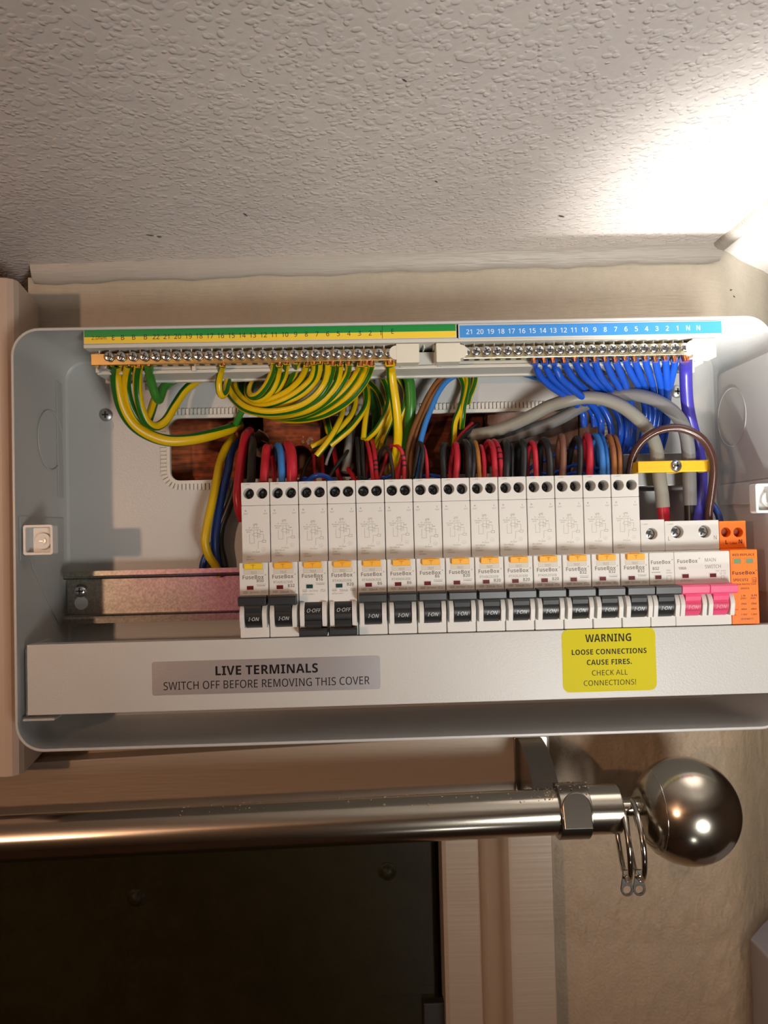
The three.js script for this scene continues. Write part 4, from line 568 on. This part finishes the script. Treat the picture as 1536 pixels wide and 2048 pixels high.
["red","thin red wire half hidden left of the short blue wire",1.5,0,[[13.6,30.4,-46.0],[16.1,24.5,-38.0],[17.5,17.2,-32.0],[17.9,8.7,-28.0]]],
["blue2","short blue wire arching into the second breaker between two red ones",2.3333333333333335,0,[[14.3,19.4,-58.0],[16.9,30.2,-44.0],[20.7,33.3,-30.0],[23.0,27.7,-22.0],[24.2,17.2,-15.0],[24.5,7.7,-13.0]]],
["red","thickest red wire arching over in front of the drilled hole",3.5,0,[[20.6,17.4,-58.0],[23.0,30.0,-44.0],[27.7,32.9,-28.0],[30.2,26.4,-20.0],[31.0,17.0,-14.0],[30.9,7.6,-13.0]]],
["black","thin black wire slanting out of the torn sheath left of the thin red ones",1.1666666666666667,0,[[43.2,27.9,-48.0],[39.7,23.8,-43.5],[36.8,17.3,-39.0],[35.0,10.9,-34.5],[34.0,8.8,-30.0]]],
["red","thin red wire below the blunt yellow-green end",1.0833333333333333,0,[[43.2,27.9,-44.0],[43.6,22.3,-40.0],[44.1,15.2,-36.0],[44.4,8.9,-32.0]]],
["red","red wire right of the thin red one under the earth tails",1.3333333333333333,0,[[47.0,36.3,-58.0],[48.4,29.0,-49.0],[49.1,20.8,-43.0],[49.6,13.6,-38.5],[50.5,9.0,-34.0]]],
["neutral","blue wire humped over the top of the B16 breaker",1.6666666666666667,0,[[37.1,8.4,-24.0],[40.1,7.8,-20.0],[43.9,10.6,-17.3],[48.5,11.7,-16.0],[53.3,10.6,-17.3],[56.4,7.8,-20.0],[57.9,8.3,-24.0]]],
["neutral","short dark blue hump left of the blue humped wire",1.5,0,[[32.8,9.2,-36.0],[34.7,8.1,-33.0],[37.4,10.9,-30.0],[39.5,10.0,-33.0],[40.6,9.2,-36.0]]],
["red","red wire bent behind the black diagonal one",1.6666666666666667,0,[[56.8,34.3,-58.0],[57.6,27.5,-50.5],[58.7,20.8,-46.0],[60.0,14.4,-43.0],[62.1,9.3,-40.0]]],
["black","black wire crossing diagonally in front of the grey sheath",1.3333333333333333,0,[[68.3,31.8,-44.0],[64.2,26.1,-38.0],[59.4,19.4,-34.0],[55.7,13.6,-31.5],[53.0,8.7,-30.0]]],
["red","red wire coming out of the open grey sheath",1.6666666666666667,0,[[64.6,20.5,-44.0],[67.0,16.9,-38.0],[69.7,12.7,-33.0],[71.7,8.3,-29.0],[73.4,8.3,-26.0]]],
["black","left one of two thin parallel black wires",1.4166666666666667,0,[[73.3,38.9,-44.0],[73.8,29.7,-35.0],[74.0,20.7,-29.0],[74.3,12.0,-25.0],[74.4,8.0,-22.0]]],
["black","right one of two thin parallel black wires",1.4166666666666667,0,[[76.0,38.9,-44.0],[76.8,29.6,-35.0],[77.0,20.6,-29.0],[77.4,11.9,-25.0],[77.7,8.0,-22.0]]],
["red","left one of the pair of red wires beside the thin black ones",1.4166666666666667,0,[[79.7,36.7,-44.0],[81.2,29.4,-33.5],[82.3,21.3,-27.0],[83.0,11.7,-23.0],[83.3,7.9,-20.0]]],
["red","red wire crossing behind the pair of red wires",1.3333333333333333,0,[[80.9,28.8,-44.0],[80.0,21.2,-36.0],[78.8,14.1,-32.0],[78.0,8.6,-30.0]]],
["redmark","red wire with black marker rings beside the pair of red wires",1.5,0,[[83.5,37.3,-44.0],[84.6,29.3,-33.5],[85.3,21.2,-27.0],[85.8,11.6,-23.0],[86.2,7.8,-20.0]]],
["black","thin black wire arching left of the thick yellow cable",1.25,0,[[86.4,11.4,-44.0],[87.5,21.2,-38.3],[89.3,28.4,-32.9],[91.9,30.9,-28.3],[94.4,27.4,-24.3],[95.7,18.5,-20.9],[96.4,11.0,-18.3],[96.5,7.5,-16.0]]],
["red","red wire slanting under the thin black arch",1.1666666666666667,0,[[94.2,28.1,-40.0],[91.9,22.0,-37.0],[89.7,15.7,-34.0],[87.5,10.1,-31.0],[86.4,8.4,-28.0]]],
["redmark","red wire with black marker rings arching across the thick yellow cable",1.3333333333333333,0,[[94.5,27.9,-38.0],[95.6,30.7,-30.0],[98.4,31.1,-24.0],[101.5,28.5,-20.0],[103.6,22.4,-18.7],[103.8,14.0,-17.3],[103.4,7.5,-16.0]]],
["red","dark red wire behind the marked red arch",2.1666666666666665,0,[[101.9,30.7,-50.0],[101.6,22.8,-40.0],[100.5,13.9,-36.0],[99.5,8.6,-32.0]]],
["black","black wire at the foot of the pale blue wire, left",1.5,0,[[115.5,33.6,-30.0],[113.8,26.3,-27.0],[111.8,17.8,-25.0],[109.8,9.4,-23.0],[108.9,7.7,-20.0]]],
["black","black wire at the foot of the pale blue wire, right",1.3333333333333333,0,[[116.0,32.7,-28.0],[117.0,27.7,-25.0],[116.3,20.7,-22.0],[114.5,11.3,-19.5],[114.0,7.6,-18.0]]],
["red","thin red wire beside the pale blue wire foot",1.25,0,[[117.5,30.9,-30.0],[118.5,26.9,-27.0],[119.1,20.1,-23.0],[119.1,10.5,-19.0],[118.7,7.4,-16.0]]],
["black","black arch left of the red diagonal wire",2.25,0,[[138.7,19.8,-54.0],[137.0,27.8,-46.0],[134.1,31.8,-38.0],[131.2,30.3,-30.0],[130.0,23.4,-24.7],[129.8,13.7,-20.0],[129.5,7.3,-16.0]]],
["red","red wire slanting up to the wall hole beside the grey cable",1.5833333333333333,0,[[155.5,49.8,-62.0],[149.2,43.5,-54.0],[143.6,37.2,-47.2],[139.7,31.4,-41.6],[137.3,23.4,-37.2],[135.5,8.5,-34.0]]],
["black","black wire slanting up to the wall hole beside the grey cable",1.5833333333333333,0,[[160.4,49.6,-64.0],[154.6,45.2,-56.5],[148.8,40.1,-49.0],[143.7,34.6,-43.0],[140.8,28.8,-40.0]]],
["red","red wire standing in front of the red diagonal one",2.1666666666666665,0,[[137.8,13.7,-44.0],[138.4,25.2,-37.6],[139.3,31.4,-30.0],[139.3,25.3,-22.8],[138.4,16.5,-17.2],[137.1,7.2,-14.0]]],
["black","black arch right of the standing red wire",2.25,0,[[145.3,14.3,-54.0],[144.8,27.4,-44.4],[145.9,33.4,-33.6],[146.9,28.6,-24.0],[146.2,19.6,-17.2],[145.3,7.1,-14.0]]],
["black","black wire between the black arch and the ochre wire",2.25,0,[[151.7,30.1,-54.0],[150.6,34.1,-40.5],[150.9,28.4,-29.0],[149.6,18.2,-20.2],[147.7,7.2,-15.0]]],
["ochre","ochre wire between a black and a red one",1.5,0,[[154.9,19.4,-54.0],[153.3,33.7,-37.5],[153.3,28.1,-27.0],[153.1,19.1,-20.2],[152.8,7.2,-15.0]]],
["red","slim red wire beside the ochre wire",1.5833333333333333,0,[[158.5,22.9,-54.0],[157.3,30.5,-37.5],[157.2,25.3,-27.0],[156.8,16.4,-20.2],[155.9,7.1,-15.0]]],
["red","red arch left of its marked neighbour",2.0,0,[[161.5,17.7,-56.0],[161.1,29.7,-46.4],[162.7,33.1,-34.4],[163.5,27.6,-24.0],[163.1,17.6,-17.2],[162.7,7.0,-14.0]]],
["redmark","red wire with dark marks beside the red arch",2.0,0,[[166.2,19.5,-58.0],[165.6,30.9,-48.4],[166.7,33.8,-37.6],[167.9,27.2,-28.0],[167.7,17.9,-20.8],[167.2,7.2,-16.0]]],
["black","thick black wire right of the marked red wire",2.6666666666666665,0,[[174.0,19.3,-58.0],[173.6,29.7,-48.4],[174.3,32.4,-36.4],[173.2,24.9,-26.0],[171.4,15.9,-18.8],[169.8,7.0,-14.0]]],
["black","slim black wire between two thick black ones",1.5,0,[[180.1,22.6,-56.0],[178.6,31.5,-41.0],[177.7,27.0,-31.0],[176.1,16.3,-24.5],[174.8,7.4,-20.0]]],
["black","black wire in a tight closed hoop",2.5,0,[[184.4,2.7,-50.0],[183.6,17.8,-43.3],[183.1,28.9,-36.7],[183.8,32.3,-30.0],[184.2,27.5,-24.7],[183.0,15.8,-20.0],[181.6,7.1,-16.0]]],
["red","red arch between two black hoops",1.8333333333333333,0,[[191.0,2.5,-50.0],[190.5,17.8,-44.7],[190.3,28.5,-38.0],[190.7,31.7,-30.0],[191.1,26.9,-23.3],[190.6,15.5,-18.3],[189.9,7.0,-15.0]]],
["black","wide black arch left of the brown wire",2.5,0,[[199.4,2.3,-50.0],[199.1,19.3,-44.7],[198.6,29.7,-38.0],[199.2,33.0,-30.0],[200.1,27.4,-23.3],[199.9,16.9,-18.3],[199.1,6.9,-15.0]]],
["brown3","brown wire in a tall narrow arch between two black ones",2.25,0,[[213.1,2.2,-54.0],[212.6,19.3,-47.3],[212.1,32.3,-39.3],[211.3,35.3,-30.0],[210.2,28.8,-23.3],[208.7,16.7,-18.3],[207.0,6.9,-15.0]]],
["black","black arch left of the bright red one",2.0833333333333335,0,[[220.2,3.9,-54.0],[219.9,17.4,-47.3],[221.0,30.4,-39.3],[221.6,33.9,-30.0],[221.6,28.6,-23.3],[220.1,16.5,-18.3],[218.4,6.8,-15.0]]],
["red","bright red arch left of the two light blue ones",2.3333333333333335,0,[[232.3,3.6,-54.0],[230.2,23.9,-44.4],[229.2,35.9,-33.6],[228.0,30.2,-24.0],[226.2,19.5,-17.2],[224.5,6.7,-14.0]]],
["blue2","light blue arch beside the bright red one",2.1666666666666665,0,[[238.0,3.4,-54.0],[235.8,23.7,-44.4],[235.0,35.8,-33.6],[235.2,29.0,-24.0],[234.3,19.4,-17.2],[233.4,6.7,-14.0]]],
["blue2","light blue arch beside the light brown pair",1.75,0,[[243.6,7.1,-58.0],[241.7,25.9,-50.0],[240.6,36.4,-39.6],[240.4,28.8,-29.2],[238.7,18.6,-20.8],[237.3,6.8,-16.0]]],
["brown4","light brown arch beside the light blue pair",1.8333333333333333,0,[[247.6,5.0,-54.0],[245.2,23.5,-44.4],[244.2,35.2,-33.6],[243.6,27.5,-24.0],[242.1,18.2,-17.2],[241.0,6.6,-14.0]]],
["brown4","light brown arch beside the dark blue bundle",1.6666666666666667,0,[[252.9,6.9,-58.0],[250.4,25.6,-48.4],[249.1,35.6,-37.6],[248.5,27.8,-27.2],[246.5,18.3,-19.0],[244.9,6.7,-15.0]]],
["neutral","blue wire running sideways behind the breaker tops beside the thick yellow cable",1.3333333333333333,0,[[67.8,9.3,-40.0],[77.4,10.1,-36.4],[83.2,12.1,-34.0],[89.9,10.0,-34.0],[96.7,11.7,-36.4],[101.8,4.0,-40.0]]],
["neutral","blue wire running sideways behind the breaker tops below the pale blue wire",1.3333333333333333,0,[[102.2,7.8,-46.0],[108.4,12.0,-44.0],[115.1,11.0,-42.0],[122.7,12.2,-42.0],[130.2,11.0,-42.0],[135.0,14.1,-44.0],[140.4,12.1,-46.0]]],
["neutral","blue wire running sideways behind the breaker tops below the tight black hoop",1.3333333333333333,0,[[175.6,2.9,-50.0],[179.6,7.9,-48.3],[187.4,11.8,-46.6],[196.2,17.8,-46.0],[205.0,21.8,-46.0],[214.0,26.1,-46.3],[224.8,29.5,-47.1],[233.9,30.1,-48.0]]],
["neutral","blue wire running sideways behind the breaker tops below the tall brown arch",1.3333333333333333,0,[[189.3,7.7,-48.0],[198.0,12.3,-47.0],[206.5,11.3,-46.0],[215.3,14.6,-46.0],[224.1,17.2,-46.0],[234.9,15.6,-47.0],[247.4,13.3,-48.0]]],
["neutral","blue wire running sideways behind the breaker tops towards the dark blue bundle",1.3333333333333333,0,[[213.4,8.7,-46.0],[223.3,11.8,-43.6],[234.8,9.6,-41.6],[244.9,11.1,-40.4],[255.4,17.7,-40.0],[261.6,27.9,-40.0]]],
["sheath","torn grey cable sheath standing among the thin red and black wires",3.1666666666666665,0,[[69.4,50.8,-64.0],[68.3,40.4,-52.0],[67.2,31.9,-45.0],[66.1,22.0,-41.5],[64.6,15.1,-40.0]]],
["sheath","small torn strip of grey sheath left of the blunt earth end",1.0,0,[[57.5,34.9,-42.0],[55.5,30.4,-38.0],[53.4,25.1,-35.3],[52.0,19.9,-34.0]]]
];
const stripeTex = (f) => dataTex(4, (i, j) => { const v = (j + 0.5) / 64; return f(v) ? [222, 184, 6] : [30, 98, 18]; }, true, 64);
const PVC = (r, g, b, rough = 0.33) => mat(lin(r, g, b), rough);
const WM = {
  earth: mat(lin(0.92, 0.92, 0.92), 0.34, 0, { map: stripeTex(v => (v > 0.2 && v < 0.5) || v > 0.7) }),
  bigearth: mat(lin(1, 1, 1), 0.34, 0, { map: stripeTex(v => v > 0.16) }),
  bigearth2: mat(lin(0.8, 0.8, 0.8), 0.36, 0, { map: stripeTex(v => v > 0.24) }),
  green: PVC(0.035, 0.19, 0.022), neutral: PVC(0.012, 0.085, 0.52, 0.25), purple: PVC(0.045, 0.035, 0.32), blue2: PVC(0.035, 0.19, 0.55), dkblue: PVC(0.014, 0.045, 0.22),
  brown2: PVC(0.22, 0.085, 0.026), brown: PVC(0.065, 0.026, 0.019, 0.22), brown3: PVC(0.2, 0.085, 0.05), brown4: PVC(0.34, 0.13, 0.035), ochre: PVC(0.42, 0.17, 0.03),
  black: PVC(0.016, 0.016, 0.017), red: PVC(0.5, 0.016, 0.035), redmark: PVC(0.5, 0.016, 0.035), greyc: PVC(0.27, 0.26, 0.22, 0.42), greyc2: PVC(0.19, 0.19, 0.19, 0.4), sheath: PVC(0.26, 0.25, 0.24, 0.6),
};
const WNAME = { earth: 'earth_wire', bigearth: 'earth_cable', bigearth2: 'earth_cable', green: 'earth_wire', neutral: 'neutral_wire', purple: 'neutral_cable', blue2: 'blue_wire', dkblue: 'blue_cable', brown2: 'brown_wire', brown: 'brown_wire', brown3: 'brown_wire', brown4: 'brown_wire', ochre: 'ochre_wire', black: 'black_wire', red: 'red_wire', redmark: 'red_wire', greyc: 'grey_cable', greyc2: 'grey_cable', sheath: 'cable_sheath' };
const WGROUP = { earth: 'earth wires on the brass bar', neutral: 'neutral wires on the blue-labelled bar' };
for (const [kind, label, r, tip, pts] of WIRES) {
  const org = pts[pts.length - 1], g = thing(WNAME[kind], label, /sheath/.test(kind) ? 'sheath' : /cable/.test(WNAME[kind]) ? 'cable' : 'wire', org, WGROUP[kind]);
  let path = pts;
  if (tip === 1) { const a = V(pts[0]), b = V(pts[1]), d = a.clone().sub(b).normalize(), top = a.clone().addScaledVector(d, 2.5); top.z = 4; top.y = 81.4; wpart('copper_core', tube([[a.x, a.y - 1, a.z], [a.x + (top.x - a.x) * 0.4, (a.y + top.y) / 2, a.z], [top.x, top.y, top.z]], Math.min(2.3, r * 0.68), 8, 10).geo, M.copper, g); }
  const t = tube(path, r, Math.max(28, Math.min(80, path.length * 7)), r > 3.5 ? 20 : 12, kind === 'bigearth' ? 0.45 : rnd());
  wpart('insulation', t.geo, WM[kind], g);
  if (tip === 2) { const e = V(pts[pts.length - 1]), f = V(pts[pts.length - 2]), d = e.clone().sub(f).normalize(); wpart('core', tube([e.clone().addScaledVector(d, -4).toArray(), e.clone().addScaledVector(d, 6).toArray(), e.clone().addScaledVector(d, 16).toArray()], r * 0.86, 10, 18).geo, kind === 'greyc' ? WM.red : WM.black, g, kind === 'greyc' ? 'red inner insulation' : 'black inner insulation'); }
  if (kind === 'redmark') for (const u of [0.62, 0.7, 0.78]) { const p = t.curve.getPointAt(u), n = t.curve.getTangentAt(u), ring = new THREE.CylinderGeometry(r * 1.03, r * 1.03, 1.3, 12, 1, true); ring.applyQuaternion(new THREE.Quaternion().setFromUnitVectors(new THREE.Vector3(0, 1, 0), n)); ring.translate(p.x, p.y, p.z); wpart('marker_ring', ring, M.black, g); }
}
{ // yellow clamp on its bracket
  const c = thing('cable_clamp', 'yellow plastic strap clamping the two grey cables to a metal bracket', 'clamp', [284, 4, -30]);
  wpart('strap', merge(rbox(255.5, 303, 8.2, 15.8, -13.4, -10.6, 0.9), rbox(255.5, 258.4, 8.2, 15.8, -30, -11, 0.6), rbox(300.2, 303, 8.2, 15.8, -30, -11, 0.6), rbox(276.5, 285.5, 8.2, 15.8, -26, -10.4, 0.6)), M.clamp, c);
  wpart('bracket', merge(rbox(252.5, 305, 0.5, 22.5, -31.5, -29.9, 0.4), rbox(252.5, 254, 0.5, 22.5, -60.9, -30, 0.4), rbox(253, 304.5, 0.5, 2, -60.9, -30.2, 0.4)), M.plate, c);
  const prs = [[0, 2.6], [1.8, 2.5], [3.2, 1.6], [3.9, 0.3], [3.9, 0]].reverse().map(([a, h]) => new THREE.Vector2(a, h)); const l = new THREE.LatheGeometry(prs, 26); l.rotateX(Math.PI / 2); l.translate(280.4, 12.2, -10.5);
  const s = wpart('clamp_screw', l, M.zinc, c); wpart('cross_slot', merge(box(278, 282.8, 11.7, 12.7, -8.1, -7.75), box(279.9, 280.9, 9.8, 14.6, -8.1, -7.75)), M.slot, s);
}
// ---------------------------------------------------------------- curtain pole
const POLE = x => -206.9 + (x + 149) * 0.0153, PZ = 5;
{
  const p = thing('curtain_pole', 'brushed nickel curtain pole with a ball finial below the fuse board', 'curtain pole', [100, -221, PZ]);
  const tilt = Math.atan(0.0153), rod = cylX(-620, 228, 0, 0, 13.7, 13.7, 64); rod.rotateZ(tilt); rod.translate(0, POLE(0), PZ); wpart('rod', rod, M.nickel, p);
  const cap = cylX(210, 229, POLE(220), PZ, 14.7, 14.7, 64), capR = new THREE.TorusGeometry(13.9, 0.8, 10, 60); capR.rotateY(Math.PI / 2); capR.translate(229, POLE(229), PZ); wpart('end_cap', merge(cap, capR), M.nickel, p);
  wpart('neck', merge(cylX(228, 262, POLE(240), PZ, 5.2, 5.2, 36)), M.nickel, p);
  const prof = []; const R = 32.2; prof.push([0.01, -30]); for (let i = 0; i <= 40; i++) { const a = -Math.PI / 2 + 0.42 + (Math.PI - 0.42) * i / 40; prof.push([Math.max(0.01, R * Math.cos(a)), R * Math.sin(a)]); }
  prof.splice(2, 0); const ball = new THREE.LatheGeometry(prof.map(q => new THREE.Vector2(...q)), 72); ball.rotateZ(-Math.PI / 2); ball.translate(272.6, -203.8, PZ);
  const b = wpart('ball_finial', ball, M.nickel, p); const seam = new THREE.TorusGeometry(24.6, 0.35, 8, 72); seam.rotateY(Math.PI / 2); seam.translate(252, -203.8, PZ); wpart('seam', seam, M.chrome, b);
}
{
  const b = thing('pole_bracket', 'dark nickel bracket holding the curtain pole off the door surround', 'bracket', [190, -215, -46]);
  wpart('arm', (() => { const s = new THREE.Shape(); s.moveTo(48, -169.6); s.quadraticCurveTo(20, -170, 2, -186); s.lineTo(-4, -190); s.lineTo(0, -193); s.quadraticCurveTo(24, -176, 48, -174); s.closePath(); return extX(s, 178.5, 195, 0.4); })(), M.nickelDark, b);
  const pl = roundRect(176, 199, -216, -168.8, 1.5); pl.holes.push(circle(183.4, -196, 3.2)); wpart('wall_plate', ext(pl, -48, -45.2, 0.5, 20), M.nickelDark, b);
  wpart('cheek_plate', extX([[-46, -172], [-20, -176], [-4, -190], [-20, -194], [-40, -206], [-46, -210]], 178.4, 179.6, 0.3), M.nickelDark, b);
  const sc = cylZ(184.6, -184, -46, -43, 2.6); wpart('bracket_screw', sc, M.chrome, b);
  const cup = new THREE.LatheGeometry([[13.8, -9.4], [16.2, -9.4], [16.6, -9], [16.6, 9], [16.2, 9.4], [13.8, 9.4]].map(q => new THREE.Vector2(...q)), 64); cup.rotateZ(-Math.PI / 2); cup.translate(200.6, POLE(200), PZ); wpart('cup', cup, M.nickelDark, b);
  const lip = ext((() => { const s = new THREE.Shape(); s.moveTo(-8.6, -6); s.lineTo(-8.6, 6); s.absarc(0, 6, 8.6, Math.PI, 0, true); s.lineTo(8.6, -6); s.closePath(); return s; })(), 0, 2.4, 0.5, 20); lip.rotateX(-0.3); lip.translate(200.4, POLE(200) + 1, PZ + 15.4); wpart('clasp_tongue', lip, M.nickelDark, b);
}
[[232.6, -0.16, 'curtain ring hanging on the finial neck next to the end cap'], [240.2, -0.12, 'curtain ring hanging on the finial neck next to the ball']].forEach(([x, ry, label]) => {
  const g = thing('curtain_ring', 'chrome ' + label, 'curtain ring', [x, -253, PZ], 'chrome curtain rings');
  const t = new THREE.TorusGeometry(23.2, 1.7, 14, 72); t.rotateY(Math.PI / 2 + ry); t.rotateZ(0.05); t.translate(x, -220, PZ); wpart('ring', t, M.chrome, g);
  const s = new THREE.Shape(); s.moveTo(-1.9, 12); s.lineTo(-3.9, 1); s.absarc(0, 0, 3.95, Math.PI - 0.25, Math.PI * 2 + 0.25, false); s.lineTo(1.9, 12); s.closePath(); s.holes.push(circle(0, 0, 2.5)); const e = ext(s, -0.7, 0.7, 0.2, 20); e.translate(x + 1, -250.5, PZ + 1.5); wpart('eyelet', e, M.chrome, g);
});
{ // fluff and dust on the pole where the bracket grips it
  const bits = []; for (let k = 0; k < 150; k++) { const g = new THREE.TetrahedronGeometry(rr(0.25, 0.8)); g.scale(rr(0.6, 2.4), rr(0.4, 0.9), rr(0.6, 1.6)); g.rotateY(rr(0, 3)); const u = rnd(), x = u < 0.6 ? rr(178, 212) : rr(-40, 180), a = rr(-0.7, 0.75), R = (x > 191 && x < 211 ? 16.7 : x > 210 ? 14.8 : 13.8) + 0.1; g.translate(x, POLE(x) + Math.cos(a) * R, PZ + Math.sin(a) * R); bits.push(g); }
  tag(solo('dust', merge(bits), M.dust, [195, POLE(195) + 15, PZ]), 'fluff and dust lying on top of the curtain pole near its bracket', 'dust', null, 'stuff');
}
// ---------------------------------------------------------------- the two lamps, outside the frame
function glowing(c, k) { return new THREE.MeshStandardMaterial({ color: 0x000000, emissive: lin(...c), emissiveIntensity: k, roughness: 0.6 }); }
{ // warm pendant bulb behind and left of the camera
  const [x, y, z] = LAMP_WARM.at, l = thing('pendant_lamp', 'warm bulb hanging on a short flex from the ceiling', 'lamp', [x, y, z]);
  wpart('flex', cylY(x, y + 62, CEIL(x), z, 2.5), M.nylon, l); wpart('ceiling_rose', cylY(x, CEIL(x) - 18, CEIL(x), z, 34, 20), M.nylon, l); wpart('lamp_holder', cylY(x, y + 34, y + 64, z, 16, 12), M.nylon, l);
  const bulb = new THREE.SphereGeometry(28, 32, 20); bulb.translate(x, y, z); wpart('bulb', bulb, glowing(LAMP_WARM.colour, 14), l);
  const p = new THREE.PointLight(lin(...LAMP_WARM.colour), LAMP_WARM.cd); p.name = 'bulb_light'; p.castShadow = true; p.shadow.radius = 1.0; l.add(p);
}
function whiteLamp(name, label, L, headProfile, lensR, lensAt, glow, standX, angle, size) {
  const [x, y, z] = L.at, t = thing(name, label, 'lamp', [x, ROOM.floor, z]);
  const d = V(L.aim).sub(V(L.at)).normalize(), q = new THREE.Quaternion().setFromUnitVectors(new THREE.Vector3(0, 1, 0), d), o = rootOrigin(t);
  const put = g => { g.applyQuaternion(q); g.translate(x, y, z); return g; };
  wpart('head', put(new THREE.LatheGeometry(headProfile.map(a => new THREE.Vector2(...a)), 40)), M.black, t);
  const em = new THREE.CylinderGeometry(lensR, lensR, 2, 40); em.translate(0, lensAt, 0); wpart('lens', put(em), glowing(L.colour, glow), t);
  wpart('stand', merge(cylY(x + standX, ROOM.floor, y - 55, z, 9), cylY(x + standX, ROOM.floor, ROOM.floor + 20, z, 130, 110)), M.black, t);
  const s = new THREE.SpotLight(lin(...L.colour), L.cd, 0, angle, 1, 2); s.name = 'lamp_light'; s.castShadow = true; s.shadow.radius = size;
  s.position.copy(V([x, y, z]).sub(V(o)).addScaledVector(d, 6).multiplyScalar(MM)); s.target.position.copy(V(L.aim).sub(V(o)).multiplyScalar(MM)); s.target.name = 'lamp_aim'; t.add(s, s.target);
}
whiteLamp('flood_lamp', 'wide white flood lamp on a stand facing the fuse board', LAMP_FLOOD, [[0.01, -60], [100, -60], [136, -30], [140, 0], [136, 0], [134, -22], [0.01, -22]], 130, -18, 10, 0, 0.62, 6.5);
whiteLamp('uplighter', 'slim white uplighter on a stand shining at the ceiling beside the fuse board', LAMP_UP, [[0.01, -90], [30, -90], [31, -40], [44, -8], [46, 0], [43, 0], [29, -30], [0.01, -31]], 28, -24, 40, 0, 0.15, 3);
renderer.render(scene, camera);
